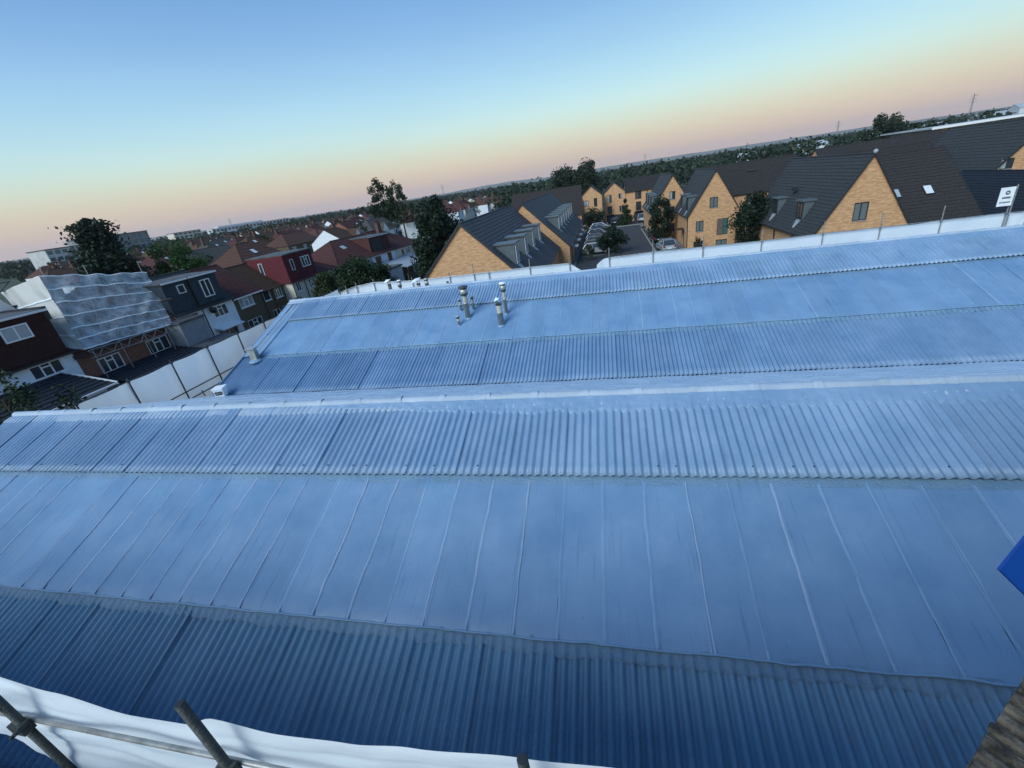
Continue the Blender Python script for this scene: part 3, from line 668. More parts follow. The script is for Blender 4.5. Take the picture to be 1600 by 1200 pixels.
def window(parent, org, ud, nrm, u0, u1, z0, z1, style, depth=.09, fr=None, sill=True):
    org, ud, nrm = Vector(org), Vector(ud), Vector(nrm)
    st = style.split(':'); kind = st[0]; fm = fr or (st[1] if len(st) > 1 else 'upvc'); gm = st[2] if len(st) > 2 else 'glass'
    P = lambda u, z, d=0: org + ud * u + Vector((0, 0, z)) - nrm * d
    def bar(mb, a0, a1, b0, b1, d0, d1):
        mb.prism([P(a0, b0, d1), P(a1, b0, d1), P(a1, b1, d1), P(a0, b1, d1)], nrm * (d1 - d0))
    mb = MB(); f = min(.075, (u1 - u0) * .09); d0, d1 = depth - .05, depth + .02
    bar(mb, u0, u1, z0, z0 + f, d0, d1); bar(mb, u0, u1, z1 - f, z1, d0, d1); bar(mb, u0, u0 + f, z0 + f, z1 - f, d0, d1); bar(mb, u1 - f, u1, z0 + f, z1 - f, d0, d1)
    ncol = {'w1': 1, 'w2': 2, 'w3': 3, 'w4': 4, 'tall': 1, 'tall2': 2, 'panel': 1, 'door': 1}[kind]
    g = f * .5; cw = (u1 - u0 - 2 * f) / ncol
    for k in range(1, ncol): bar(mb, u0 + f + cw * k - g, u0 + f + cw * k + g, z0 + f, z1 - f, d0, d1)
    zt = z0 + (z1 - z0) * .7
    if kind == 'w3': bar(mb, u0 + f + cw + g, u0 + f + 2 * cw - g, zt - g, zt + g, d0, d1)
    if kind == 'tall': bar(mb, u0 + f, u1 - f, z0 + (z1 - z0) * .5 - g, z0 + (z1 - z0) * .5 + g, d0, d1)
    wo = ob('door' if kind == 'door' else 'window', mb, MT[fm], parent)
    for k in range(ncol):
        a, b = u0 + f + cw * k + (g if k else 0), u0 + f + cw * (k + 1) - (g if k < ncol - 1 else 0)
        spans = [(z0 + f, z1 - f)]
        if kind == 'w3' and k == 1: spans = [(z0 + f, zt - g), (zt + g, z1 - f)]
        if kind == 'tall': mz = (z0 + z1) / 2; spans = [(z0 + f, mz - g), (mz + g, z1 - f)]
        for c, d in spans:
            gg = gm if gm != 'mix' else random.choice(['glass', 'glass', 'glassblind'])
            ob('pane', MB().quad(P(a, c, depth - .01), P(b, c, depth - .01), P(b, d, depth - .01), P(a, d, depth - .01)), MT[gg], wo)
    if sill and kind[0] == 'w':
        s = MB(); s.prism([P(u0 - .05, z0 - .05, .02), P(u1 + .05, z0 - .05, .02), P(u1 + .05, z0 - .002, .02), P(u0 - .05, z0 - .002, .02)], nrm * .08)
        ob('sill', s, MT[fm if fm != 'darkframe' else 'lead'], wo)
    return wo
def house(name, loc_, rz, W, D, eave, ridge, axis, wall, roof, label, cat='house', group=None, wins=(), hipL=0, hipR=0, mid=.5, over=.16, courses=16,
          barge='black', lift=.035, simple=False, gutter='black', z0=0.0):
    t = empty(name, loc_, rz, label, cat, group)
    FR = {'F': ((0, 0, 0), (1, 0, 0), (0, -1, 0), W), 'R': ((W, 0, 0), (0, 1, 0), (1, 0, 0), D), 'B': ((W, D, 0), (-1, 0, 0), (0, 1, 0), W), 'L': ((0, D, 0), (0, -1, 0), (-1, 0, 0), D)}
    mb = MB()
    for f, (og, ud, nr_, ln) in FR.items():
        m_ = mid if f == 'F' else 1 - mid
        gab = (axis == 'd' and f in 'FB') or (axis == 'u' and ((f == 'L' and not hipL) or (f == 'R' and not hipR)))
        oln = [(0, z0), (ln, z0), (ln, eave), (ln * m_ if axis == 'd' else ln / 2, ridge), (0, eave)] if gab else [(0, z0), (ln, z0), (ln, eave), (0, eave)]
        wall_face(mb, og, ud, nr_, oln, [w_[1:5] for w_ in wins if w_[0] == f])
    ob('wall', mb, MT[wall], t)
    if axis == 'd':
        xm = W * mid
        for sgn, xe in ((-1, 0), (1, W)):
            k = (ridge - eave) / abs(xm - xe); xo = xe + sgn * over; ze = eave - over * k
            a, b, c, d = (xo, -.14, ze), (xo, D + .14, ze), (xm, D + .14, ridge), (xm, -.14, ridge)
            if sgn < 0: slope(t, b, a, d, c, roof, courses, lift)
            else: slope(t, a, b, c, d, roof, courses, lift)
            for yy, dy in ((-.17, .06), (D + .11, .06)):
                ob('barge_board', MB().prism([(xo, yy, ze - .16), (xo, yy, ze + .05), (xm, yy, ridge + .06), (xm, yy, ridge - .16)], (0, dy, 0)), MT[barge], t)
            if gutter: ob('gutter', MB().box(min(xo, xo + sgn * .1), max(xo, xo + sgn * .1), -.12, D + .12, ze - .06, ze + .03), MT[gutter], t)
        ob('ridge_tile', MB().tube((xm, -.15, ridge + .01), (xm, D + .15, ridge + .01), .08, 8), MT[roof], t)
    else:
        ym = D / 2; k = (ridge - eave) / ym; ze = eave - over * k; hl = hipL * ym; hr = hipR * ym; vo = .12
        xl, xr = (-over if hipL else -vo), (W + over if hipR else W + vo)
        rl, rr_ = (hl if hipL else -vo), (W - hr if hipR else W + vo)
        slope(t, (xl, -over, ze), (xr, -over, ze), (rr_, ym, ridge), (rl, ym, ridge), roof, courses, lift)
        slope(t, (xr, D + over, ze), (xl, D + over, ze), (rl, ym, ridge), (rr_, ym, ridge), roof, courses, lift)
        if hipL: slope(t, (xl, D + over, ze), (xl, -over, ze), (rl, ym, ridge), (rl, ym, ridge), roof, courses, lift)
        elif not simple: 
            for ya, yb in ((-over, ym), (D + over, ym)): ob('barge_board', MB().prism([(xl - .02, ya, ze - .14), (xl - .02, ya, ze + .05), (xl - .02, yb, ridge + .05), (xl - .02, yb, ridge - .14)], (.05, 0, 0)), MT[barge], t)
        if hipR: slope(t, (xr, -over, ze), (xr, D + over, ze), (rr_, ym, ridge), (rr_, ym, ridge), roof, courses, lift)
        elif not simple:
            for ya, yb in ((-over, ym), (D + over, ym)): ob('barge_board', MB().prism([(xr - .03, ya, ze - .14), (xr - .03, ya, ze + .05), (xr - .03, yb, ridge + .05), (xr - .03, yb, ridge - .14)], (.05, 0, 0)), MT[barge], t)
        ob('ridge_tile', MB().tube((rl, ym, ridge + .01), (rr_, ym, ridge + .01), .09, 8), MT[roof], t)
        hips = ([((xl, -over, ze + .02), (rl, ym, ridge)), ((xl, D + over, ze + .02), (rl, ym, ridge))] if hipL else []) + ([((xr, -over, ze + .02), (rr_, ym, ridge)), ((xr, D + over, ze + .02), (rr_, ym, ridge))] if hipR else [])
        for pa, pb in hips: ob('hip_tile', MB().tube(pa, pb, .07, 6), MT[roof], t)
        if gutter:
            ob('gutter', MB().box(xl, xr, -over - .11, -over, ze - .06, ze + .03), MT[gutter], t)
            ob('gutter', MB().box(xl, xr, D + over, D + over + .11, ze - .06, ze + .03), MT[gutter], t)
    for w_ in wins:
        og, ud, nr_, ln = FR[w_[0]]
        window(t, og, ud, nr_, w_[1], w_[2], w_[3], w_[4], w_[5])
    return t
def chimney(t, x, y, z0, z1, w=.9, d=.5, m='chimbrick', pots=2):
    c = ob('chimney', MB().box(x - w / 2, x + w / 2, y - d / 2, y + d / 2, z0, z1).box(x - w / 2 - .05, x + w / 2 + .05, y - d / 2 - .05, y + d / 2 + .05, z1, z1 + .1), MT[m], t)
    for i in range(pots):
        xx = x - w / 2 + w * (i + .5) / pots
        ob('chimney_pot', MB().lathe((xx, y, z1 + .1), [(.11, 0), (.09, .28), (.115, .30), (.115, .34)], 8), MT['browntile'], c, True)
def box_dormer(t, u0, u1, yf, zf, zt, yb, m, wins, cap='flat', capm=None, side_cut=True):
    """full box dormer on a front slope: hung tile face, cheeks and a flat lid"""
    mb = MB(); mb.prism([(u0, yf, zf), (u0, yf, zt), (u0, yb, zt), (u0, yb, zf)], (u1 - u0, 0, 0))
    d = ob('dormer', mb, MT[m], t)
    ob('lid', MB().box(u0 - .08, u1 + .08, yf - .18, yb + .1, zt + .003, zt + .14), MT[cap], d)
    if capm: ob('fascia', MB().box(u0 - .08, u1 + .08, yf - .21, yf - .182, zt - .02, zt + .12), MT[capm], d)
    for i in range(9):                       # tile-hung courses on the face
        z = zf + (zt - zf) * i / 9
        if not any(w_[2] < z < w_[3] for w_ in wins): ob('tile_course', MB().prism([(u0, yf - .002, z), (u0, yf - .022, z), (u0, yf - .002, z + (zt - zf) / 9)], (u1 - u0, 0, 0)), MT[m], d)
    for (a, b, c, e, st) in wins: window(d, (0, yf - .10, 0), (1, 0, 0), (0, -1, 0), a, b, c, e, st, depth=.06, sill=False) and None
    for ch in list(d.children):
        if ch.name.startswith('window'):      # keep to thing > part > sub-part
            for g in list(ch.children): g.parent = d
    return d
def pipe(t, p, q, m='black', r=.045): ob('downpipe', MB().tube(p, q, r, 6), MT[m], t)

# ---- the row of houses on the left: rear faces look right, along X about -35
L90 = R(90)
h0 = house('terraced_house', (-35, 13.6, 0), L90, 6.75, 8, 4.85, 8.0, 'u', 'render', 'brownhung', 'white rendered house with dark brown hung-tile dormer at the left edge', wins=[('F', 4.25, 6.0, 3.75, 4.62, 'w3'), ('F', 1.0, 2.4, 3.75, 4.62, 'w2')], group='rear row of houses')
box_dormer(h0, -.1, 6.6, -.06, 4.92, 7.6, 4, 'brownhung', [(4.0, 5.4, 6.3, 7.2, 'w2:upvc:glassblind')], capm='white')
ob('parapet', MB().box(6.5, 6.78, -.1, 4.2, 7.0, 7.85), MT['black'], h0)
x0 = empty('lean_to', (-35, 13.0, 0), L90, 'dark tiled lean-to extension with white gutters below the brown dormer house', 'extension')
ob('wall', MB().box(.1, 5.6, -4.1, -.05, 0, 2.75), MT['render'], x0)
slope(x0, (0, -4.3, 2.85), (6.1, -4.3, 2.85), (6.1, -.02, 3.75), (0, -.02, 3.75), 'navy', 9, .05)
ob('gutter', MB().box(0, 6.1, -4.42, -4.31, 2.78, 2.88), MT['white'], x0)
ob('barge_board', MB().prism([(6.12, -4.35, 2.72), (6.12, -4.35, 2.92), (6.12, -.02, 3.85), (6.12, -.02, 3.62)], (.08, 0, 0)), MT['white'], x0)
ob('lead_strip', MB().box(0, 6.1, -.12, -.03, 3.72, 3.84), MT['white'], x0)

h1 = house('terraced_house', (-35, 20.4, 0), L90, 7.75, 8, 4.4, 7.9, 'u', 'rbrick', 'redtile', 'red brick house under repair behind wrapped scaffolding', wins=[('F', 1.0, 2.6, 2.6, 3.7, 'w3'), ('F', 4.6, 6.4, 2.6, 3.7, 'w3'), ('F', 1.0, 2.8, .6, 2.0, 'w2')], group='rear row of houses')
x1 = empty('lean_to', (-35, 20.6, 0), L90, 'dark ribbed lean-to roof below the wrapped scaffold', 'extension')
ob('wall', MB().box(.1, 7.3, -5.1, -.05, 0, 1.9), MT['rbrick'], x1)
slope(x1, (0, -5.3, 1.95), (7.5, -5.3, 1.95), (7.5, -.02, 2.65), (0, -.02, 2.65), 'navy', 12, .05)
# scaffold with temporary sheeted roof
sc = empty('wrapped_scaffold', (-36, 24.5, 0), 0, 'scaffold wrapped in translucent sheeting with white tape seams around the red brick house', 'scaffold')
def sl(p): return Vector(p) - Vector((-36, 24.5, 0))
TL, TR, BR, BL = sl((-37.5, 22.5, 9.55)), sl((-37.5, 29.6, 8.3)), sl((-34.1, 27.0, 4.45)), sl((-34.1, 20.55, 4.75))
nS = (TR - TL).cross(BL - TL).normalized()
if nS.x < 0: nS = -nS
def wrap(u, v):
    p = TL.lerp(TR, u).lerp(BL.lerp(BR, u), v)
    k = .16 * nz(u * 4, v * 5, 2) + .14 * nz(u * 9 + v * 5, v * 3, 6) + .05 * abs(nz(u * 12 - v * 9, v * 4, 11)) - .10 * abs(math.sin(v * 5.5 * math.pi)) * .5
    return p + nS * k
ob('clear_sheet', MB().grid(60, 48, wrap), MT['clear'], sc, True)
for v in (.005, .185, .37, .55, .72, .86, .995):
    mbt = MB()
    mbt.grid(50, 2, lambda u, w_, v=v: Vector(wrap(u, min(.999, max(0, v + .016 * (w_ - .5) + .012 * nz(u * 3, v * 9, 4))))) + nS * .03)
    ob('tape_seam', mbt, MT['sheet'], sc, True)
for u, va, vb, du in ((.48, .0, .30, .14), (.62, .30, .62, .12), (.30, .35, .8, -.05), (.55, .62, .98, -.22), (.86, .66, .86, .05)):
    mbt = MB(); mbt.grid(2, 20, lambda a, b, u=u, va=va, vb=vb, du=du: Vector(wrap(u + du * b + .02 * nz(b * 5, u * 7, 2) + .006 * (a - .5), va + (vb - va) * b)) + nS * .035)
    ob('crease', mbt, MT['beige'], sc, True)
sideA = [TL, BL, sl((-36.2, 20.2, 5.2)), sl((-40.2, 21.6, 8.9))]
def sidef(u, v):
    p = sideA[3].lerp(sideA[0], u).lerp(sideA[2].lerp(sideA[1], u), v); return p + Vector((.06 * nz(u * 5, v * 6, 3), -.12 * nz(u * 4, v * 5, 9), .04 * nz(u * 6, v * 2, 1)))
ob('side_sheet', MB().grid(20, 26, sidef), MT['beige'], sc, True)
for v in (.3, .55, .8): ob('tape_seam', MB().grid(16, 2, lambda u, w_, v=v: Vector(sidef(u, v + .02 * w_)) + Vector((.03, -.05, .02))), MT['sheet'], sc, True)
for a, b in (((-40.5, 17.0, 8.9), (-37.4, 17.3, 7.9)), ((-40.3, 18.9, 8.9), (-37.4, 19.3, 7.9))):
    pass
ob('side_sheet', MB().grid(24, 14, lambda u, v: sl((-38.4 - 1.2 * (1 - v), 14.2 + 6.6 * u + .3 * v, 8.9 - 1.25 * v - .35 * v * abs(math.sin(u * 7)) + .08 * nz(u * 6, v * 4, 2)))), MT['beige'], sc, True)
for y, x, z in ((22.8, -37.6, 10.1), (25.4, -37.6, 9.75), (29.3, -37.6, 9.3), (19.5, -38.8, 9.6), (17.8, -38.8, 9.6)):
    ob('post', MB().tube(sl((x, y, 3)), sl((x, y + .05, z)), .035, 6), MT['galv'], sc)
for y in (20.9, 22.7, 24.5, 26.2, 27.4):
    ob('post', MB().tube(sl((-34.0, y, 0)), sl((-34.0, y, 4.6)), .035, 6), MT['galv'], sc)
tr = MB(); 
def tl_(y, z): return sl((-33.95, y, z - .03 * (y - 20.6)))
tr.tube(tl_(20.6, 4.62), tl_(27.4, 4.62), .03, 6).tube(tl_(20.6, 4.1), tl_(27.4, 4.1), .03, 6)
ob('lattice_chord', tr, MT['galv'], sc)
for i in range(14):
    ya = 20.6 + i * .485
    ob('lattice_strut', MB().tube(tl_(ya, 4.1 if i % 2 else 4.62), tl_(ya + .485, 4.62 if i % 2 else 4.1), .022, 5), MT['galv'], sc)
for y0_, y1_, xx in ((13.6, 22.3, -40.0),):
    ob('lattice_chord', MB().tube(sl((xx, y0_, 9.45)), sl((xx, y1_, 9.45)), .035, 6).tube(sl((xx, y0_, 8.95)), sl((xx, y1_, 8.95)), .035, 6), MT['blacktube'], sc)
    for i in range(12):
        ya = y0_ + i * .72; ob('lattice_strut', MB().tube(sl((xx, ya, 8.95 if i % 2 else 9.45)), sl((xx, ya + .72, 9.45 if i % 2 else 8.95)), .025, 5), MT['blacktube'], sc)
ob('board', MB().box(*[v for ab in zip(sl((-34.9, 27.2, 6.15)), sl((-34.5, 28.3, 6.25))) for v in ab]), MT['wood'], sc)

h2 = house('terraced_house', (-35, 28.25, 0), L90, 6.0, 8, 4.8, 7.7, 'u', 'render', 'slate', 'white rendered house with two charcoal dormers under white cappings', wins=[('F', 3.5, 5.15, 3.47, 4.48, 'w3'), ('F', 3.2, 5.4, .8, 2.42, 'w2'), ('F', 1.15, 2.1, 3.85, 4.55, 'w1'), ('F', 1.2, 2.2, 1.3, 2.3, 'w1')], group='rear row of houses')
box_dormer(h2, .05, 2.4, .15, 4.95, 7.32, 4, 'darkhung', [(1.25, 1.95, 6.3, 7.0, 'w1')], capm='white')
box_dormer(h2, 2.5, 5.25, .0, 4.95, 7.34, 4, 'darkhung', [(3.35, 4.4, 5.45, 6.95, 'w2')], capm='white')
ob('canopy', MB().prism([(2.9, -.9, 2.42), (2.9, -.9, 2.5), (2.9, 0, 2.72), (2.9, 0, 2.6)], (2.6, 0, 0)), MT['white'], h2)
pipe(h2, (2.5, -.06, .1), (2.5, -.06, 4.8)); pipe(h2, (2.42, -.10, 4.7), (2.45, -.05, 7.3))
d = ob('satellite_dish', MB().lathe((0, 0, 0), [(.02, .0), (.18, .03), (.30, .10)], 14), MT['black'], h2, True, (3.15, -.35, 4.3), (R(70), 0, R(-20)))
ob('bracket', MB().tube((3.15, -.3, 4.25), (3.2, 0, 4.2), .02, 5), MT['black'], h2)
x2 = empty('rear_wing', (-35, 26.9, 0), L90, 'grey rendered rear wing beside the white dormer house', 'extension')
ob('wall', MB().box(0, 2.35, -1.6, -.02, 0, 4.35), MT['greyr'], x2)
ob('roof', MB().box(-.1, 2.45, -1.75, -.02, 4.35, 4.5), MT['flat'], x2)
ob('lean_to_roof', MB().prism([(.0, -3.8, 2.1), (.0, -3.8, 2.22), (.0, -1.6, 2.5), (0, -1.6, 2.38)], (3.4, 0, 0)), MT['flat'], x2)

h3 = house('terraced_house', (-35, 34.3, 0), L90, 3.6, 8, 4.62, 7.5, 'u', 'dash', 'maroon2', 'narrow brown pebbledash house with maroon tiled roof beside the white house', wins=[('F', .55, 2.4, 3.47, 4.42, 'w3:upvc:glassblind'), ('F', .65, 2.6, .9, 2.2, 'w3')], group='rear row of houses', gutter='upvc')
h4 = house('terraced_house', (-35, 37.92, 0), L90, 4.3, 7, 4.45, 7.0, 'u', 'dash', 'browntile', 'brown pebbledash house with black downpipes left of the maroon dormer house', wins=[('F', .2, 1.2, 3.3, 4.35, 'w1'), ('F', 1.85, 3.0, 3.2, 4.3, 'w3'), ('F', .7, 1.8, .9, 2.2, 'w2'), ('F', 2.3, 3.4, .9, 2.2, 'w2')], group='rear row of houses')
pipe(h4, (1.5, -.06, .1), (1.5, -.06, 4.4)); pipe(h4, (-.05, -.06, .1), (-.05, -.06, 4.5)); pipe(h4, (1.6, -.06, 2.6), (4.2, -.06, 3.5))
h5 = house('terraced_house', (-33.7, 41.3, 0), L90, 4.9, 8.2, 4.5, 7.3, 'u', 'cream', 'maroon', 'cream house with large maroon hung-tile dormer and white windows', wins=[('F', .5, 1.25, 3.3, 4.3, 'w2'), ('F', 2.7, 3.9, 3.2, 4.25, 'w3'), ('F', .6, 1.8, .9, 2.1, 'w2'), ('F', 2.7, 3.9, .9, 2.1, 'w2')], group='rear row of houses', hipL=0)
dd = box_dormer(h5, -.12, 4.75, .05, 4.55, 7.28, 4.5, 'maroon', [(.75, 1.25, 5.6, 6.75, 'w1'), (2.6, 4.1, 5.6, 6.75, 'w3')])
ob('hung_gable', MB().prism([(-.16, -.05, 4.4), (-.16, 8.2, 4.4), (-.16, 4.2, 7.3), (-.16, .05, 7.3)], (-.05, 0, 0)), MT['maroon'], h5)
window(h5, (-.215, 8.2, 0), (0, -1, 0), (-1, 0, 0), 5.0, 5.45, 5.5, 6.8, 'w1', depth=-.02)
pipe(h5, (2.0, -.08, .1), (2.0, -.08, 7.2)); pipe(h5, (-.1, -.08, .1), (-.1, -.08, 4.4))
h5b = house('terraced_house', (-33.7, 46.25, 0), L90, 3.6, 8.2, 4.5, 7.2, 'u', 'cream', 'maroon2', 'house with plain dark maroon roof slope right of the maroon dormer', wins=[('F', .8, 2.2, 3.2, 4.2, 'w3')], group='rear row of houses', hipR=1)
h6 = house('semi_detached_house', (-33.4, 50.0, 0), R(80), 12.2, 8.6, 4.6, 7.2, 'u', 'render', 'maroon2', 'white house with broad weathered maroon hipped roof and dark glazed dormer', hipL=1, group='rear row of houses',
    wins=[('F', 5.0, 6.1, 3.2, 4.2, 'w3'), ('F', 7.4, 8.7, 2.9, 4.2, 'w2:darkframe'), ('F', 10.3, 11.3, 3.0, 4.3, 'w2:darkframe')])
box_dormer(h6, 7.6, 12.0, .5, 4.75, 6.85, 4.3, 'maroon2', [(8.0, 10.2, 4.9, 6.5, 'w2:darkframe:glass')], capm='shedwall')
ob('skylight', MB().prism([(4.4, 2.3, 6.02), (5.1, 2.3, 6.02), (5.1, 2.95, 6.42), (4.4, 2.95, 6.42)], (0, -.03, .06)), MT['glassblind'], h6)
h7 = house('semi_detached_house', (-31.3, 62.1, 0), R(86), 7.6, 8.2, 4.6, 7.3, 'u', 'cream', 'maroon2', 'cream house with maroon hipped roof and chimney behind the garden canopy', hipR=1, group='rear row of houses', wins=[('F', 1.9, 2.6, 3.4, 4.1, 'w1:darkframe'), ('F', 3.4, 4.7, 3.2, 4.2, 'w3'), ('F', 5.8, 6.9, 3.2, 4.2, 'w2')])
chimney(h7, 2.2, 3.2, 6.6, 8.3)
x3 = empty('flat_extension', (-33, 51.5, 0), R(82), 'white rendered extension with flat grey roof behind the round bush', 'extension')
ob('wall', MB().box(0, 5.4, -4.4, 0, 0, 2.9), MT['render'], x3); ob('roof', MB().box(-.1, 5.5, -4.55, 0, 2.9, 3.05), MT['flat'], x3)
x4 = empty('garden_canopy', (-31.6, 57.6, 0), R(84), 'garden canopy with grey lean-to roof on timber posts', 'canopy')
ob('roof', MB().prism([(0, -4.2, 2.35), (0, -4.2, 2.47), (0, 0, 3.2), (0, 0, 3.05)], (8.2, 0, 0)), MT['lead'], x4)
for u in (.1, 2.7, 5.4, 8.0): ob('post', MB().box(u, u + .14, -4.1, -3.96, 0, 2.38), MT['fence'], x4)
ob('back_wall', MB().box(0, 8.2, -.1, 0, 0, 3.05), MT['darkframe'], x4)
fe = empty('garden_fence', (-26.6, 55.0, 0), R(84), 'brown timber garden fence in front of the canopy', 'fence')
for i in range(60): ob('board', MB().box(i * .16, i * .16 + .15, 0, .02 + .01 * (i % 2), 0, 1.75 + .03 * nz(i * .3, 1, 1)), MT['fence'], fe)
for i in range(5): ob('post', MB().box(i * 2.4, i * 2.4 + .1, .035, .13, 0, 1.85), MT['fence'], fe)
gw = empty('garden_wall', (-28.5, 36.2, 0), R(90), 'low pale garden wall end beside the shrubs', 'wall')
ob('wall', MB().box(0, 3.0, 0, .25, 0, 3.0), MT['cream'], gw); ob('coping', MB().box(-.05, 3.05, -.05, .3, 3.0, 3.08), MT['kerb'], gw)

# ------------------------------------------------------------------ the yellow brick estate
EG = 'yellow brick estate blocks'
def est_dormer(t, side, W, eave, ridge, yc, zb, zt, w=1.5, m='zinc', mid=.5, frame='upvc'):
    """small flat-topped dormer on the slope of a block whose ridge runs in depth"""
    xm = W * mid; xe = 0 if side < 0 else W; k = (ridge - eave) / abs(xm - xe)
    zr = lambda x: ridge - k * abs(x - xm)
    xf = xm + side * (ridge - zb) / k; xb = xm + side * max(.05, (ridge - zt) / k)
    d = ob('dormer', MB().prism([(xf, yc - w / 2, zb - .25), (xf, yc - w / 2, zt), (xb - side * .2, yc - w / 2, zt), (xb - side * .2, yc - w / 2, zt - .4)], (0, w, 0)), MT[m], t)
    a, b = sorted((xf + side * .18, xb - side * .35))
    ob('lid', MB().prism([(a, yc - w / 2 - .12, zt + .003), (b, yc - w / 2 - .12, zt + .003), (b, yc - w / 2 - .12, zt + .12), (a, yc - w / 2 - .12, zt + .12)], (0, w + .24, 0)), MT['zinc'], d)
    og = (xf + side * .09, yc - side * w / 2, 0); wo = window(d, og, (0, side, 0), (side, 0, 0), .12, w - .12, zb + .12, zt - .1, 'w2:%s:glass' % frame, depth=.05, sill=False)
    for g in list(wo.children): g.parent = d
    ob('lead_apron', MB().prism([(xf + side * .03, yc - w * .35, zb - .01), (xf + side * .45, yc - w * .12, zr(xf + side * .45) + .07), (xf + side * .45, yc + w * .12, zr(xf + side * .45) + .07), (xf + side * .03, yc + w * .35, zb - .01)], (0, 0, .02)), MT['lead'], d)
    return d
A1 = house('brick_block', (-17.4, 36, 0), 0, 11.1, 21.2, 2.85, 8.4, 'd', 'ybrick', 'slategrey', 'nearest yellow brick block with plain triangular gable and four dormers', 'building', EG, courses=22, over=.2)
for i in range(4): est_dormer(A1, 1, 11.1, 2.85, 8.4, 2.0 + 4.75 * i, 4.35, 6.15)
A2 = house('brick_block', (-15.95, 57.4, 0), 0, 11.1, 31.5, 2.85, 8.45, 'd', 'ybrick', 'slategrey', 'long yellow brick block with seven dormers in line behind the nearest gable', 'building', EG, courses=22, over=.2)
for i in range(7): est_dormer(A2, 1, 11.1, 2.85, 8.45, 4.2 + 4.05 * i, 4.4, 6.1)
for yy in (9.5, 18.5): ob('party_joint', MB().prism([(5.55, yy, 8.47), (5.55, yy + .16, 8.47), (11.3, yy + .16, 2.72), (11.3, yy, 2.72)], (0, 0, .05)), MT['black'], A2)
for yy in (3, 9, 15, 21, 27):
    ob('porch', MB().box(11.1, 12.0, yy, yy + 1.6, 2.0, 2.15), MT['lead'], A2)
    pipe(A2, (11.18, yy - .6, .1), (11.18, yy - .6, 2.8))
A3 = house('brick_block', (-20.2, 97, 0), 0, 15.0, 10, 3.5, 8.75, 'u', 'ybrick', 'slate2', 'dark-roofed block turned across the end of the dormer block', 'building', EG, courses=18, over=.2)
wd = 'w2:darkframe:mix'; td = 'tall:darkframe:mix'; wg = 'w2:darkframe:glassgrey'
B4 = house('brick_block', (-5.3, 100, 0), 0, 4.4, 9, 6.5, 8.4, 'd', 'ybrick', 'slate2', 'narrow yellow brick gable at the far left of the car park', 'building', EG,
           wins=[('F', .5, 1.6, 4.5, 5.6, wd), ('F', 2.7, 3.4, 4.2, 5.9, td), ('F', .6, 1.6, 2.0, 3.2, wd), ('F', 2.6, 3.5, .0, 2.1, 'door:darkframe')])
B3 = house('brick_block', (-.6, 104, 0), 0, 4.6, 9.5, 6.35, 8.35, 'd', 'ybrick', 'slate2', 'yellow brick gable with balcony doors facing down the car park', 'building', EG,
           wins=[('F', .7, 1.25, 4.3, 5.9, td), ('F', 3.2, 3.95, 4.95, 5.9, wd), ('F', .75, 1.75, 2.0, 3.6, 'tall2:darkframe'), ('F', 3.3, 4.0, 2.2, 3.4, wd), ('F', .5, 4.1, .0, 1.72, 'door:darkframe')])
ob('timber_panel', MB().box(1.28, 1.72, -.03, .02, 4.3, 5.9), MT['greytile'], B3)
BR = house('brick_block', (4.06, 104, 0), 0, 9.6, 10, 6.05, 8.5, 'u', 'ybrick', 'slate2', 'yellow brick terrace range with dark roof across the end of the car park', 'building', EG,
           wins=[('F', 2.6, 3.3, 4.3, 5.9, td), ('F', 2.15, 3.25, 2.0, 3.8, 'tall2:darkframe'), ('F', 5.5, 6.2, 4.3, 5.9, td), ('F', 5.2, 6.3, 2.0, 3.8, 'tall2:darkframe'), ('F', 1.7, 4.1, 0, 1.75, 'door:darkframe')])
ob('timber_panel', MB().box(2.0, 2.57, -.03, .02, 4.3, 5.9), MT['greytile'], BR); ob('downpipe', MB().tube((4.5, -.06, .1), (4.5, -.06, 6), .06, 6), MT['browntile'], BR)
ob('roof_vent', MB().box(4.0, 4.8, 2.6, 2.9, 7.3, 7.6).box(6.0, 6.5, 3.0, 3.3, 7.5, 7.8), MT['black'], BR)
def balcony(t, u0, u1, z):
    b = ob('balcony', MB().box(u0, u1, -.55, 0, z - .1, z), MT['black'], t)
    ob('rail', MB().box(u0, u1, -.55, -.51, z + .95, z + 1.0).box(u0, u0 + .04, -.55, 0, z + .95, z + 1.0).box(u1 - .04, u1, -.55, 0, z + .95, z + 1.0), MT['black'], b)
    for i in range(9):
        u = u0 + (u1 - u0) * i / 8; ob('baluster', MB().box(u - .012, u + .012, -.54, -.515, z, z + .95), MT['black'], b)
balcony(B3, .5, 2.0, 1.95); balcony(BR, 1.95, 3.5, 1.95); balcony(BR, 5.0, 6.5, 1.95)
B2 = house('brick_block', (6.5, 73, 0), 0, 6.1, 14, 4.2, 8.9, 'd', 'ybrick', 'slate', 'steep yellow brick gable half hidden behind the leafy car park tree', 'building', EG,
           wins=[('F', 2.7, 3.5, 5.5, 6.6, wd), ('F', 2.6, 3.45, 3.5, 4.5, wd), ('F', 2.5, 3.5, .9, 2.1, wd)], courses=20)
for i in range(3): est_dormer(B2, -1, 6.1, 4.2, 8.9, 2.2 + 4.2 * i, 4.6, 6.2, 1.2, frame='darkframe')
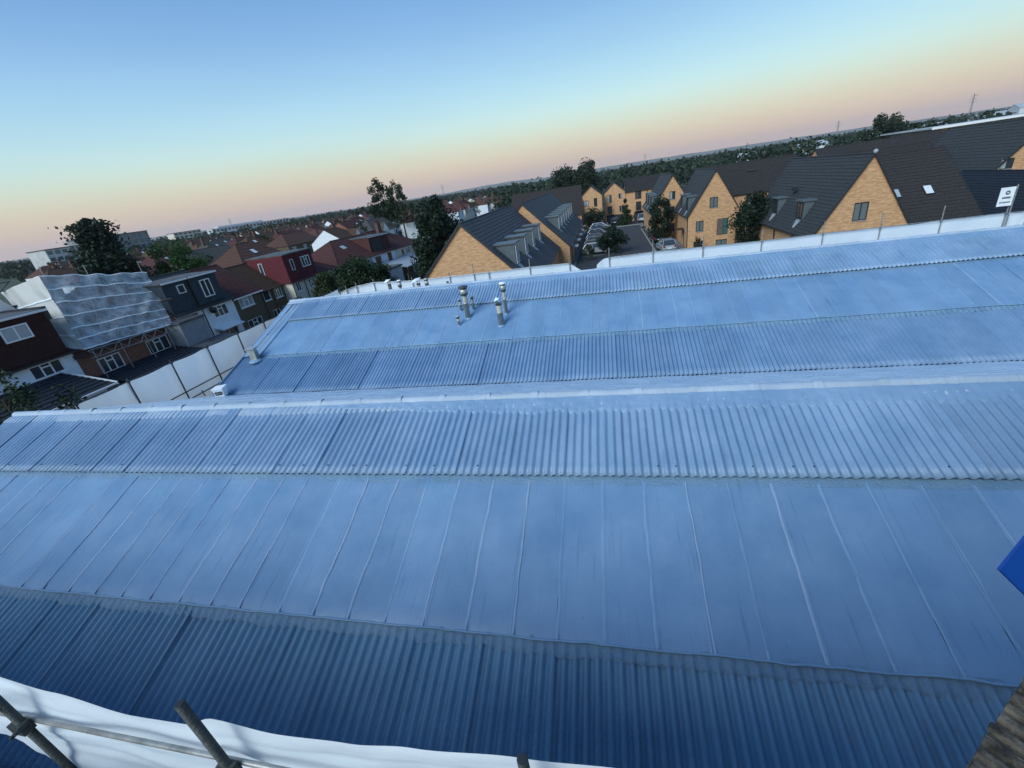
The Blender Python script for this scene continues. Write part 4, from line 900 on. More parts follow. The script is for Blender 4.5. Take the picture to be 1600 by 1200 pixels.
B1 = house('brick_block', (9.95, 61, 0), 0, 5.95, 13, 4.2, 9.05, 'd', 'ybrick', 'slate', 'steep yellow brick gable with four dark windows right of the car park', 'building', EG, courses=22,
           wins=[('F', 2.45, 3.4, 4.75, 5.95, wg), ('F', .95, 1.85, 2.1, 3.35, wg), ('F', 4.1, 4.72, 1.4, 3.35, 'tall:darkframe:teal'), ('F', 3.4, 4.7, -.0, .82, wg), ('F', .75, 1.5, 0.1, .9, 'w1:darkframe'),
                 ('L', 11.2, 11.5, 2.2, 3.5, 'w1:darkframe'), ('L', 9.6, 10.0, 2.2, 3.5, 'w1:darkframe'), ('L', 11.9, 12.3, 2.2, 3.5, 'w1:darkframe'), ('L', 9.3, 10.3, 0, 2.0, 'door:darkframe')])
for i in range(2): est_dormer(B1, -1, 5.95, 4.2, 9.05, 2.2 + 4.6 * i, 4.55, 6.2, 1.3, frame='darkframe')
ob('timber_panel', MB().box(3.42, 4.07, -.03, .02, 1.4, 3.35), MT['fence'], B1)
ob('porch', MB().box(-.8, 0, 2.6, 4.2, 2.15, 2.3), MT['browntile'], B1); pipe(B1, (-.06, .05, .1), (-.06, .05, 4.1)); pipe(B1, (5.65, -.06, .1), (5.65, -.06, 3.9))
BM = house('brick_block', (13.6, 71, 0), 0, 13.2, 11, 5.2, 9.05, 'u', 'ybrick', 'slate2', 'long dark-roofed range linking the two steep gables', 'building', EG, courses=18,
           wins=[('F', 3.3, 4.0, 3.0, 4.9, td), ('F', 5.6, 6.3, 3.0, 4.9, td), ('F', 8.4, 9.2, 3.0, 4.9, td), ('F', 3.2, 4.4, .6, 2.2, wd), ('F', 8.3, 9.4, .6, 2.2, wd)])
ob('roof_vent', MB().box(6.4, 7.4, 3.4, 3.8, 7.75, 8.0), MT['slate'], BM)
RG = house('brick_block', (17.2, 43, 0), 0, 6.9, 16.8, 3.3, 9.0, 'd', 'ybrick', 'slate', 'large steep yellow brick gable with one dark window at right', 'building', EG, courses=24, over=.25,
           wins=[('F', 2.72, 3.78, 4.0, 5.42, wg), ('L', 14.6, 15.1, 1.4, 2.6, 'w1:darkframe'), ('L', 12.0, 12.6, 1.4, 2.6, 'w1:darkframe'), ('L', 7.0, 7.6, 1.4, 2.6, 'w1:darkframe')])
est_dormer(RG, -1, 6.9, 3.3, 9.0, 4.6, 4.0, 5.6, 1.5, frame='darkframe'); est_dormer(RG, -1, 6.9, 3.3, 9.0, 11.2, 4.0, 5.5, 1.5, frame='darkframe')
ob('roof_vent', MB().box(1.2, 1.6, 9.0, 9.5, 6.2, 6.55), MT['black'], RG)
d = ob('finial', MB().lathe((3.45, -.15, 9.0), [(.10, -.05), (.16, .08), (.16, .2), (.06, .28)], 10), MT['lead'], RG, True)
RR = house('brick_block', (23.6, 47.0, 0), 0, 8.8, 16.4, 1.6, 8.2, 'u', 'ybrick', 'slate2', 'dark brown-grey roof with two small rooflights right of the large gable', 'building', EG, courses=26)
def skylight(t, u, v, W_=.75, H_=1.0, eave=1.6, ridge=8.2, dep=8.2, m='glassblind'):
    k = (ridge - eave) / dep; y = v; z = eave + k * y; c = 1 / math.hypot(1, k)
    p = lambda a, b, n: (u + a, y + b * c - n * k * c, z + b * k * c + n * c)
    f = ob('skylight', MB().prism([p(-.08, -.08, .05), p(W_ + .08, -.08, .05), p(W_ + .08, H_ + .08, .05), p(-.08, H_ + .08, .05)], Vector(p(0, 0, .12)) - Vector(p(0, 0, .05))), MT['black'], t)
    ob('pane', MB().quad(p(0, 0, .13), p(W_, 0, .13), p(W_, H_, .13), p(0, H_, .13)), MT[m], f)
skylight(RR, 5.6, 3.6, .6, 1.0, m='sheet'); skylight(RR, 2.75, 3.6, .85, 1.0)
ob('roof_vent', MB().box(2.6, 3.0, 5.2, 5.5, 5.75, 6.05), MT['black'], RR)
R4 = house('brick_block', (32.7, 42, 0), 0, 7.0, 15.6, 2.2, 5.55, 'd', 'ybrick', 'navy', 'low block with blue-black roof behind the site sign', 'building', EG, courses=18)
R3 = house('brick_block', (40.4, 62, 0), 0, 10.4, 15, 3.4, 9.4, 'd', 'ybrick', 'slate', 'yellow brick gable cut off by the right edge', 'building', EG, courses=20, wins=[('F', 1.75, 2.9, 4.8, 5.85, wd)])
RB = house('brick_block', (26.5, 66, 0), 0, 14, 12, 4.6, 8.3, 'u', 'ybrick', 'slate2', 'brown-grey roofed range behind the rooflight roof', 'building', EG, courses=18, wins=[('F', 11.2, 12.4, 2.8, 4.5, 'w2:darkframe:glassblind')])
RC = house('brick_block', (36, 88, 0), 0, 30, 12, 5, 9.0, 'u', 'ybrick', 'slate2', 'farthest dark roof range of the estate on the right', 'building', EG, courses=14)
BT = house('blue_roofed_block', (50, 118, 0), 0, 13, 9, 5, 8.3, 'u', 'ybrick', 'bluetile', 'small block with blue-grey roof beyond the large gable', 'building', courses=10)
house('brick_block', (62.4, 117, 0), 0, 3.2, 9, 6.6, 8.3, 'd', 'ybrick', 'slate2', 'tiny yellow gable beside the blue-grey roof', 'building', EG, courses=6)
# site sign on a scaffold pole
sg = empty('site_sign', (19.6, 27.5, 5.75), 0, 'white site sign with dark emblem on a scaffold pole at the right corner', 'sign')
ob('pole', MB().tube((.05, -.05, -1), (.05, -.05, 1.5), .03, 8), MT['galv'], sg)
bd = ob('board', MB().box(-.62, -.02, -.09, -.07, .55, 1.42), MT['white'], sg)
ob('emblem', MB().lathe((0, 0, 0), [(.10, 0), (.10, .006)], 14), MT['zinc'], bd, False, (-.30, -.092, 1.17), (R(90), 0, 0))
ob('emblem_mark', MB().box(-.345, -.255, -.101, -.0995, 1.15, 1.19), MT['white'], bd)
ob('lettering', MB().box(-.48, -.14, -.0965, -.0915, .90, .98).box(-.54, -.1, -.0965, -.0915, .70, .75), MT['zinc'], bd)

# ------------------------------------------------------------------ cars
def make_car(name, L_, W_, H_, paint, label, group='cars parked in the estate car park', van=False):
    t = empty(name, (0, 0, 0), 0, label, 'car', group)
    hw = W_ / 2; zb = .28
    body = [(-L_ / 2, .45), (-L_ / 2 + .05, .75), (-L_ / 2 + .25, .88), (-L_ / 2 + .9, .95), (L_ / 2 - 1.25, .95), (L_ / 2 - .3, .80), (L_ / 2 - .02, .62), (L_ / 2, .42), (L_ / 2 - .1, zb), (-L_ / 2 + .1, zb)]
    mb = MB()
    rings = [(-hw, .86), (-hw, 1), (-hw * .55, 1.0), (hw * .55, 1.0), (hw, 1), (hw, .86)]
    secs = []
    for y, s in ((-hw, .93), (-hw + .09, 1.0), (hw - .09, 1.0), (hw, .93)):
        secs.append([(x * (s if s == 1 else .975), y, zb + (z - zb) * s) for x, z in body])
    n = len(body); m0 = len(mb.v)
    for sct in secs: mb.v += sct
    for i in range(3):
        for j in range(n):
            k = (j + 1) % n; mb.f.append((m0 + i * n + j, m0 + i * n + k, m0 + (i + 1) * n + k, m0 + (i + 1) * n + j))
    mb.f += [tuple(m0 + j for j in range(n)), tuple(m0 + 3 * n + j for j in range(n))[::-1]]
    cx0, cx1 = (-L_ / 2 + .15, L_ / 2 - 1.15)
    rx0, rx1 = cx0 + .45, cx1 - .75
    roof = [(rx0, -hw * .74, H_ - .03), (rx1, -hw * .74, H_ - .03), (rx1, hw * .74, H_ - .03), (rx0, hw * .74, H_ - .03)]
    up_ = [(rx0 + .1, -hw * .6, H_), (rx1 - .1, -hw * .6, H_), (rx1 - .1, hw * .6, H_), (rx0 + .1, hw * .6, H_)]
    mb.quad(*up_)
    for i in range(4): j = (i + 1) % 4; mb.quad(roof[i], roof[j], up_[j], up_[i])
    base = [(cx0, -hw * .93, .94), (cx1, -hw * .93, .94), (cx1, hw * .93, .94), (cx0, hw * .93, .94)]
    for i in range(4): mb.tube(base[i], roof[i], .045, 5)
    mb.tube(((cx0 + cx1) / 2, -hw * .93, .94), ((rx0 + rx1) / 2, -hw * .75, H_ - .03), .04, 5).tube(((cx0 + cx1) / 2, hw * .93, .94), ((rx0 + rx1) / 2, hw * .75, H_ - .03), .04, 5)
    ob('body', mb, MT[paint], t, False)
    for i, nm in enumerate(('side_window', 'windscreen', 'side_window', 'rear_window')):
        j = (i + 1) % 4; ob(nm, MB().quad(base[i], base[j], roof[j], roof[i]), MT['glass'], t)
    for x in (-L_ / 2 + .85, L_ / 2 - .85):
        for s in (-1, 1):
            wh = ob('wheel', MB().tube((x, s * (hw - .18), .31), (x, s * (hw + .01), .31), .31, 14), MT['black'], t)
            ob('rim', MB().tube((x, s * (hw + .012), .31), (x, s * (hw + .02), .31), .2, 10), MT['steel'], wh)
    for s in (-1, 1):
        ob('headlight', MB().box(L_ / 2 - .16, L_ / 2 - .0, s * hw * .72 - .16, s * hw * .72 + .16, .6, .74), MT['upvc'], t)
        ob('tail_light', MB().box(-L_ / 2 - .0, -L_ / 2 + .12, s * hw * .78 - .12, s * hw * .78 + .12, .62, .84), MT['tail'], t)
    ob('number_plate', MB().box(-L_ / 2 - .005, -L_ / 2 + .05, -.26, .26, .47, .58), MT['upvc'], t)
    return t
def paintm(name, c): 
    m, t, b, N, L = newmat(name); b.inputs['Base Color'].default_value = c + (1,); b.inputs['Roughness'].default_value = .25; b.inputs['Coat Weight'].default_value = .6; b.inputs['Metallic'].default_value = .2; return m
MT['tail'] = mat('tail_light', (.25, .01, .01), None, rough=.3)
for k, c in dict(cw=(.72, .74, .76), cs=(.34, .37, .40), cg=(.10, .12, .14), cb=(.02, .03, .05), ck=(.012, .013, .015), cn=(.03, .06, .13)).items(): MT[k] = paintm('car_paint_' + {'cw': 'white', 'cs': 'silver', 'cg': 'grey', 'cb': 'dark_blue', 'ck': 'black', 'cn': 'blue'}[k], c)
cars = [((7.5, 62.4), 96, 'cs', 1.52, 'silver-grey hatchback parked at the near right of the car park'),
        ((7.3, 71.0), 92, 'ck', 1.45, 'black car on the right, just past the silver-grey hatchback'), ((7.2, 77.2), 90, 'cb', 1.45, 'dark car under the leafy tree on the right of the car park'), ((7.3, 83.2), 90, 'cg', 1.5, 'dark grey car, farthest of those along the right side'),
        ((-2.0, 98.2), 4, 'cb', 1.5, 'dark car at the far left corner of the car park'), ((-1.3, 93.6), 2, 'cw', 1.5, 'white car, farthest of the left bays'), ((-1.5, 90.4), -2, 'cs', 1.48, 'silver car in the second far left bay'),
        ((-1.5, 87.2), 1, 'cb', 1.46, 'dark blue car in the third far left bay'), ((-1.6, 83.8), 0, 'cs', 1.5, 'silver car in the middle of the left bays'), ((-1.5, 80.4), 2, 'ck', 1.45, 'black car behind the small car park tree'),
        ((-1.7, 77.0), -1, 'cg', 1.48, 'dark grey car behind the small car park tree'), ((-1.6, 73.4), 1, 'cg', 1.5, 'grey car left of the small car park tree'), ((-1.8, 69.6), 0, 'ck', 1.46, 'black car nearest in the left bays'), ((-1.7, 66.0), 2, 'cs', 1.5, 'silver car in the nearest left bay, by the barrier gap'),
        ((1.6, 102.2), 90, 'cb', 1.45, 'dark car with bright lamp under the balcony gable'), ((7.2, 101.4), 88, 'cs', 1.6, 'pale car in the open garage of the terrace range'), ((11.6, 88.5), 90, 'cw', 1.5, 'white car peeping out behind the steep gable')]
protos = {}
for (xy, ang, pm, hh, lbl) in cars:
    key = (pm, hh)
    if key not in protos:
        c = make_car('parked_car', 4.2, 1.78, hh, pm, lbl); protos[key] = c
    else: c = copy_tree(protos[key])
    c.location = (xy[0], xy[1], .012); c.rotation_euler = (0, 0, R(ang)); c['label'] = lbl

# ------------------------------------------------------------------ ground, roads, paths
gb = MB(); gs = 9000
gb.quad((-gs, -400, 0), (gs, -400, 0), (gs, gs, 0), (-gs, gs, 0))
tag(ob('ground', gb, MT['ground']), kind='structure')
tag(ob('car_park', MB().quad((-4.2, 44, .004), (8.6, 44, .004), (8.6, 103.9, .004), (-4.2, 103.9, .004)), MT['asphalt']), kind='structure')
tag(ob('road', MB().quad((-55.5, -40, .004), (-47.5, -40, .004), (-47.5, 260, .004), (-55.5, 260, .004)), MT['asphalt']), kind='structure')
tag(ob('yard', MB().quad((-30, -3, .004), (34, -3, .004), (34, 35.5, .004), (-30, 35.5, .004)), MT['paving']), kind='structure')
tag(ob('kerb', MB().box(6.05, 6.2, 60, 88, 0, .12), MT['kerb']), kind='structure')
tag(ob('kerb', MB().box(-.2, 8.6, 95.6, 95.75, 0, .12), MT['kerb']), kind='structure')
tag(ob('path', MB().box(-4.9, -4.25, 57, 97, 0, .1), MT['paving']), kind='structure')
tag(ob('pavement', MB().box(6.25, 6.9, 88, 95.5, 0, .1).box(8.65, 9.9, 45, 75, 0, .11), MT['paving']), kind='structure')
for i in range(9): tag(ob('bay_marking', MB().quad((.6, 64.2 + i * 3.35, .008), (.7, 64.2 + i * 3.35, .008), (.7, 64.3 + i * 3.35, .008), (.6, 64.3 + i * 3.35, .008)) if False else MB().quad((-3.6, 64.2 + i * 3.35, .008), (1.2, 64.2 + i * 3.35, .008), (1.2, 64.3 + i * 3.35, .008), (-3.6, 64.3 + i * 3.35, .008)), MT['paint']), kind='structure')

# ------------------------------------------------------------------ trees
def leaves(mb, pts, size, seed, tri=False, droop=0.0):
    rnd = random.Random(seed)
    for p in pts:
        s = size * rnd.uniform(.6, 1.35); a = Vector((rnd.gauss(0, 1), rnd.gauss(0, 1), rnd.gauss(0, .7) - droop)).normalized()
        b = a.cross(Vector((rnd.gauss(0, 1), rnd.gauss(0, 1), rnd.gauss(0, 1)))).normalized()
        p = Vector(p); mb.quad(p - a * s * .5, p + b * s * .3, p + a * s * .5, p - b * s * .3)
def crown_points(n, c, rad, seed, clumps=26, cr=.33, shape='round'):
    rnd = random.Random(seed); cl = []
    for i in range(clumps):
        while True:
            v = Vector((rnd.uniform(-1, 1), rnd.uniform(-1, 1), rnd.uniform(-1, 1)))
            if .35 < v.length < 1: break
        if shape == 'cone':
            h = rnd.random() ** 1.35; r_ = (1 - h) ** .85 * rnd.uniform(.45, 1); an = rnd.uniform(0, 6.283); v = Vector((r_ * math.cos(an), r_ * math.sin(an), 2 * h - 1))
        elif shape == 'column':
            h = rnd.random(); r_ = (math.sin(math.pi * min(1, h * .85 + .12)) ** .7) * rnd.uniform(.4, 1); an = rnd.uniform(0, 6.283); v = Vector((r_ * math.cos(an), r_ * math.sin(an), 2 * h - 1))
        if shape == 'spruce':
            h = rnd.random() ** 1.15; r_ = (1 - h) ** 1.25 * rnd.uniform(.6, 1.1); an = rnd.uniform(0, 6.283); v = Vector((r_ * math.cos(an), r_ * math.sin(an), 2 * h - 1))
        cl.append((v, cr * rnd.uniform(.6, 1.25) * (1.0 if shape != 'cone' else (.45 + .7 * (1 - (v.z + 1) / 2)))))
    pts = []
    for i in range(n):
        v, r_ = rnd.choice(cl)
        if shape == 'spruce':              # needles strung along sweeping branches
            t_ = rnd.random() ** .6; j = .03 + .10 * (1 - t_)
            q = Vector((v.x * t_ + rnd.gauss(0, j), v.y * t_ + rnd.gauss(0, j), v.z + .14 * (t_ - .6) * abs(t_) + rnd.gauss(0, .028)))
            pts.append((c[0] + q.x * rad[0], c[1] + q.y * rad[1], c[2] + q.z * rad[2])); continue
        d = Vector((rnd.gauss(0, 1), rnd.gauss(0, 1), rnd.gauss(0, .8))).normalized() * r_ * rnd.random() ** .45
        q = v + d; pts.append((c[0] + q.x * rad[0], c[1] + q.y * rad[1], c[2] + q.z * rad[2]))
    return pts, [(c[0] + v.x * rad[0] * .8, c[1] + v.y * rad[1] * .8, c[2] + v.z * rad[2] * .8) for v, _ in cl]
def tree(name, loc_, h, rad, label, m='leaf_mid', n=2600, leaf=.3, seed=1, shape='round', clumps=26, cr=.34, bare=.18, group=None, cat='tree', trunk=None):
    t = empty(name, loc_, 0, label, cat, group); rz_ = (h - h * bare) / 2; cz = h * bare + rz_
    pts, cl = crown_points(n, (0, 0, cz), (rad, rad, rz_), seed, clumps, cr, shape)
    mb = MB(); leaves(mb, pts, leaf, seed); ob('crown', mb, MT[m], t)
    tr_ = trunk or max(.06, h * .018); tk = MB()
    tk.tube((0, 0, -.1), (.05, .02, h * .45), tr_, 8, tr_ * .7).tube((.05, .02, h * .45), (0, 0, h * .85), tr_ * .7, 7, tr_ * .25)
    tko = ob('trunk', tk, MT['bark'], t, True)
    rnd = random.Random(seed)
    for q in rnd.sample(cl, min(9, len(cl))):
        zb_ = min(h * .8, max(h * bare * .8, q[2] - abs(q[0]) - .3)); ob('limb', MB().tube((0, 0, zb_), q, tr_ * .42, 5, tr_ * .12), MT['bark'], tko)
    return t
tree('conifer', (-62, 44.8, 0), 13.6, 9.6, 'big dark spreading conifer behind the wrapped scaffold', 'leaf_dark', 26000, .46, 11, 'spruce', 230, .3, .06)
tree('broadleaf_tree', (-58, 50.5, 0), 9.7, 3.3, 'bright green leafy tree behind the charcoal dormers', 'leaf_bright', 9000, .4, 12, 'round', 34, .36, .3)
tree('poplar_tree', (-66, 133, 0), 17.6, 5.6, 'tall airy tree rising above the rooftops and the skyline', 'leaf_mid', 6500, .6, 13, 'round', 34, .25, .30)
tree('poplar_tree', (-60.5, 130, 0), 16.2, 3.6, 'slimmer right-hand stem of the tall skyline tree pair', 'leaf_mid', 2600, .5, 33, 'column', 26, .25, .3)
tree('conifer', (-19.5, 50.5, 0), 10.1, 3.1, 'dense dark conifer left of the nearest brick gable', 'leaf_dark', 20000, .34, 14, 'column', 130, .26, .04)
tree('conifer', (-21.6, 53.5, 0), 9.0, 2.7, 'lower dark conifer beside the dense conifer by the canopy', 'leaf_dark', 9000, .38, 34, 'column', 40, .38, .04)
tree('rounded_bush', (-27.3, 44.6, 0), 5.5, 3.2, 'large rounded dark green bush in front of the white extension', 'leaf_mid', 20000, .27, 15, 'round', 70, .36, .04, cat='bush')
tree('leafy_shrub', (-26.3, 36.4, 0), 5.3, 1.7, 'lighter feathery shrub left of the rounded bush', 'leaf_olive', 10000, .24, 16, 'column', 40, .34, .04, cat='bush')
tree('leafy_shrub', (-27.6, 33.4, 0), 3.9, 1.5, 'low lighter shrub against the barrier corner', 'leaf_olive', 8000, .22, 36, 'round', 26, .36, .04, cat='bush')
tree('garden_tree', (-27.6, 12.6, 0), 5.9, 1.5, 'small leafy garden tree in front of the lean-to at far left', 'leaf_mid', 1700, .22, 17, 'column', 30, .3, .2)
tree('leafy_shrub', (-27.0, 14.2, 0), 4.3, 1.6, 'dark shrub below the lean-to gutter at far left', 'leaf_dark', 1700, .22, 37, 'round', 22, .36, .05, cat='bush')
tree('leafy_shrub', (-28.5, 20.0, 0), 2.9, 1.6, 'dark shrub behind the left barrier', 'leaf_dark', 2200, .2, 38, 'round', 22, .36, .05, cat='bush')
tree('broadleaf_tree', (-13, 162, 0), 13.8, 5.4, 'big dark round tree above the dormer block', 'leaf_far', 8000, .7, 18, 'round', 34, .36, .15)
tree('broadleaf_tree', (-5.2, 160, 0), 13.9, 5.2, 'big dark round tree right beside its twin on the skyline', 'leaf_far', 8000, .7, 19, 'round', 34, .36, .15)
tree('broadleaf_tree', (-2.8, 97.2, 0), 4.5, 1.9, 'small dark tree in front of the far left gable', 'leaf_dark', 4500, .3, 20, 'round', 24, .36, .12)
tree('broadleaf_tree', (3.7, 98.6, 0), 4.9, 1.6, 'slim tree before the balcony gable', 'leaf_mid', 4000, .28, 21, 'cone', 26, .34, .08)
tree('broadleaf_tree', (7.5, 69.4, 0), 5.9, 1.75, 'leafy tree on the right side of the car park', 'leaf_dark', 7500, .26, 22, 'column', 34, .36, .14)
tree('broadleaf_tree', (.5, 64.4, 0), 4.0, 2.0, 'small dark tree between the parked cars', 'leaf_dark', 6500, .24, 23, 'round', 26, .36, .1)
tree('broadleaf_tree', (16.6, 57.6, 0), 5.9, 2.1, 'dark tree between the two steep gables', 'leaf_dark', 9500, .27, 24, 'round', 46, .36, .06)
tree('leafy_shrub', (11.1, 59.3, 0), 2.2, .5, 'thin young shrub against the steep gable', 'leaf_mid', 600, .16, 25, 'column', 14, .34, .05, cat='bush')
tree('leafy_shrub', (-2.6, 60.5, 0), 2.4, .7, 'yellow-green shrub by the barrier gap', 'leaf_olive', 700, .2, 26, 'round', 14, .36, .05, cat='bush')
tree('broadleaf_tree', (97, 200, 0), 14.6, 6.2, 'large tree on the right skyline beside the sheds', 'leaf_far', 6000, .8, 27, 'round', 34, .36, .1)
tree('broadleaf_tree', (108, 205, 0), 11.6, 5.4, 'lower tree right of the large skyline tree', 'leaf_far', 5000, .8, 28, 'round', 30, .36, .1)
tree('leafy_shrub', (7.0, 86, 0), 1.6, .9, 'low shrub by the far right parking bay', 'leaf_dark', 500, .2, 29, 'round', 12, .36, .05, cat='bush')

# ------------------------------------------------------------------ the suburb beyond, built house by house
rs = random.Random(21)
roofs = ['browntile', 'redtile', 'maroon2', 'browntile', 'greytile', 'redtile']; walls = ['render', 'cream', 'dash', 'render', 'rbrick']
SUB = 'suburban houses behind the left row'
RN = {'browntile': 'brown', 'redtile': 'red-brown', 'maroon2': 'maroon', 'greytile': 'grey-brown'}; WN = {'render': 'white rendered', 'cream': 'cream rendered', 'dash': 'brown pebbledash', 'rbrick': 'red brick'}
def wedge(x, y): return -1.62 < x / y < -.22
for X in (-64, -84, -104, -124, -146, -170, -196, -226, -260):
    y = 24 + rs.uniform(0, 6)
    while y < 300:
        Wd = rs.choice([9.5, 11.5, 12.5]); xx = X + .06 * y * (1 if X > -120 else .4) + rs.uniform(-1, 1)
        if wedge(xx, y + 5) and rs.random() < .9 and not (abs(xx + 62) < 6 and abs(y + 5 - 45) < 9) and not (abs(xx + 58) < 5 and abs(y + 5 - 50) < 8) and not (abs(xx + 64) < 7 and abs(y + 5 - 131) < 9):
            rf, wl = rs.choice(roofs), rs.choice(walls); near = X > -110
            hh = rs.uniform(7.4, 8.1)
            wins = [('F', 1.0, 2.8, 3.3, 4.4, 'w2:upvc:mix'), ('F', Wd - 2.8, Wd - 1.0, 3.3, 4.4, 'w2:upvc:mix')] if near else []
            if near and Wd > 10: wins.append(('F', Wd / 2 - .6, Wd / 2 + .6, 3.3, 4.4, 'w1:upvc:mix'))
            hl, hr = rs.choice([(1, 1), (1, 1), (0, 1), (1, 0)])
            nm = 'suburban_house'
            t = house(nm, (xx, y, 0), L90 + R(rs.uniform(-6, 6)), Wd, 8.2, 4.9, hh, 'u', wl, rf, 'suburban house, %s, with %s %s roof, among the rooftops beyond the left row' % (WN[wl], RN[rf], 'hipped' if hl and hr else 'half-hipped'),
                      'house', SUB + ', %s %s %s' % (WN[wl], RN[rf], 'hipped' if hl and hr else 'half-hipped'), wins=wins, hipL=hl, hipR=hr, courses=7 if near else 3, simple=True, gutter='upvc' if rs.random() < .5 else 'black')
            feats = []
            if rs.random() < .75: feats.append('chimney'); chimney(t, Wd * rs.choice([.3, .5, .7]), 4.1 + rs.uniform(-.6, .6), hh - .8, hh + rs.uniform(.7, 1.3), pots=2)
            if rs.random() < .6: feats.append('rooflight'); skylight(t, Wd * rs.uniform(.3, .6), 1.6, .9, 1.1, 4.9, hh, 4.1, m='sheet')
            if rs.random() < .5:
                feats.append('white gablet')
                gx = Wd * rs.uniform(.25, .7); gm = MB().prism([(gx - 1.5, -.35, 4.75), (gx + 1.5, -.35, 4.75), (gx, -.35, 6.6)], (0, .2, 0))
                ob('gablet', gm, MT['white'], t)
                ob('gablet_roof', MB().quad((gx - 1.65, -.4, 4.7), (gx, -.4, 6.75), (gx, 2.6, 6.75), (gx - 1.65, 0, 4.7)).quad((gx, -.4, 6.75), (gx + 1.65, -.4, 4.7), (gx + 1.65, 0, 4.7), (gx, 2.6, 6.75)), MT[rf], t)
            t['label'] = '%s house, %s %s roof%s' % (WN[wl], RN[rf], 'hipped' if hl and hr else 'half-hipped', (', ' + ', '.join(feats)) if feats else '')
            t['group'] = 'suburban houses: ' + t['label']
        y += Wd + rs.uniform(1.2, 3.5)
# garden and street trees among the houses, each on its own
proto = [tree('suburb_tree', (0, -900 - 20 * k, 0), h, r_, 'garden tree', mm, 700, .55, 60 + k, sh, 18, .38, .15) for k, (h, r_, mm, sh) in enumerate([(8.5, 3.2, 'leaf_mid', 'round'), (7.0, 2.7, 'leaf_far', 'round'), (9.5, 2.6, 'leaf_dark', 'column'), (6.5, 2.6, 'leaf_olive', 'round')])]
used = [False] * 4; TN = ['mid green round', 'dull green round', 'dark narrow', 'olive round']
k = 0
while k < 70:
    x = rs.uniform(-260, -50); y = rs.uniform(35, 300)
    if not wedge(x, y): continue
    i = rs.randrange(4); k += 1
    if used[i]: o = copy_tree(proto[i])
    else: o = proto[i]; used[i] = True
    s = rs.uniform(.75, 1.15); o.location = (x, y, 0); o.scale = (s, s, s); o.rotation_euler = (0, 0, rs.uniform(0, 6.28))
    o['label'] = 'small %s garden tree among the suburban roofs' % TN[i]; o['group'] = 'garden trees among the suburban roofs, ' + TN[i]

# look-alikes are told apart by their order in the picture
def px_x(p):
    d = Vector(p) - Vector((0, 0, CAM_H)); return d.dot(ix) / d.dot(fwd)
ORD = ['leftmost', 'second from left', 'third from left', 'fourth from left', 'fifth from left', 'sixth from left', 'seventh from left', 'eighth from left', 'ninth from left', 'tenth from left'] + ['%dth from left' % k for k in range(11, 40)]
same = {}
for o in C.objects:
    if o.parent is None and o.name.startswith(('suburban_house', 'suburb_tree')): same.setdefault(o['label'], []).append(o)
for lb_, os_ in same.items():
    if len(os_) == 1:
        if 'among' not in lb_: os_[0]['label'] = lb_ + ', beyond the left row'
        continue
    for o, od in zip(sorted(os_, key=lambda q: px_x(q.location)), ORD): o['label'] = lb_ + ', ' + od
# ------------------------------------------------------------------ far woods: one mass of trees
rw = random.Random(5); wv = []; wf = []
def wood_tree(x, y, h, r_, n, leaf, z0=0):
    for i in range(n):
        while True:
            a, b, c = rw.uniform(-1, 1), rw.uniform(-1, 1), rw.uniform(-1, 1); l = math.sqrt(a * a + b * b + c * c)
            if .5 < l < 1: break
        lump = 1 + .3 * math.sin(a * 5 + x) * math.sin(b * 6 + y)
        p = Vector((x + a * r_ * lump, y + b * r_ * lump, z0 + h * .55 + c * h * .48 * lump)); s = leaf * rw.uniform(.6, 1.3)
        d1 = Vector((rw.gauss(0, 1), rw.gauss(0, 1), rw.gauss(0, .6))).normalized(); d2 = d1.cross(Vector((rw.gauss(0, 1), rw.gauss(0, 1), rw.gauss(0, 1)))).normalized()
        m = len(wv); wv.extend((tuple(p - d1 * s), tuple(p + d2 * s * .7), tuple(p + d1 * s), tuple(p - d2 * s * .7))); wf.append((m, m + 1, m + 2, m + 3))
def polar(az, d): return (math.sin(R(az)) * d, math.cos(R(az)) * d)
# az measured from +Y, positive to the right; the view spans about -70 to +45
for i in range(2600):
    az = rw.uniform(-74, 46); d = 170 + 1900 * rw.random() ** 1.5
    x, y = polar(az, d)
    if az < -14 and d < 330: continue                        # suburb stands here
    if -8 < az < 46 and d < 200: continue
    if 24 < az < 46 and d < 230: continue
    if 30 < az < 46 and d < 420 and rw.random() < .5: continue
    h = rw.uniform(7.5, 11.5) + (1.5 if d > 700 else 0) + 2.2 * max(0, nz(az * .12, d * .002, 3)); r_ = h * rw.uniform(.38, .6)
    wood_tree(x, y, h, r_, 130 if d < 500 else 80, .55 + d * .0011)
for i in range(520):                                          # continuous far belt
    az = -76 + 124 * i / 520 + rw.uniform(-.3, .3); d = rw.uniform(1300, 2600); x, y = polar(az, d)
    wood_tree(x, y, rw.uniform(11, 17), rw.uniform(9, 15), 60, 2.6)
wm = bpy.data.meshes.new('far_woods'); wm.from_pydata(wv, [], wf); wm.update()
tag(link('far_woods', wm, MT['leaf_far']), 'dark band of distant woodland along the whole skyline', 'woodland', kind='stuff')

# ------------------------------------------------------------------ far hills
for (az0, az1, d, hm, sd_) in ((-32, 40, 6500, 100, 2), (-80, -20, 8200, 70, 9)):
    mb = MB(); 
    def hf(u, v, az0=az0, az1=az1, d=d, hm=hm, sd_=sd_):
        az = az0 + (az1 - az0) * u; x, y = polar(az, d + 900 * v - 450)
        e = math.sin(math.pi * u) ** .6; z = hm * e * (.72 + .35 * nz(az * .11, sd_, 1) + .12 * nz(az * .5, sd_, 2)) * math.sin(math.pi * min(1, v * .5 + .02))
        return (x, y, max(-2, z))
    tag(ob('hills', mb.grid(160, 10, hf), MT['hill'], None, True), kind='structure')

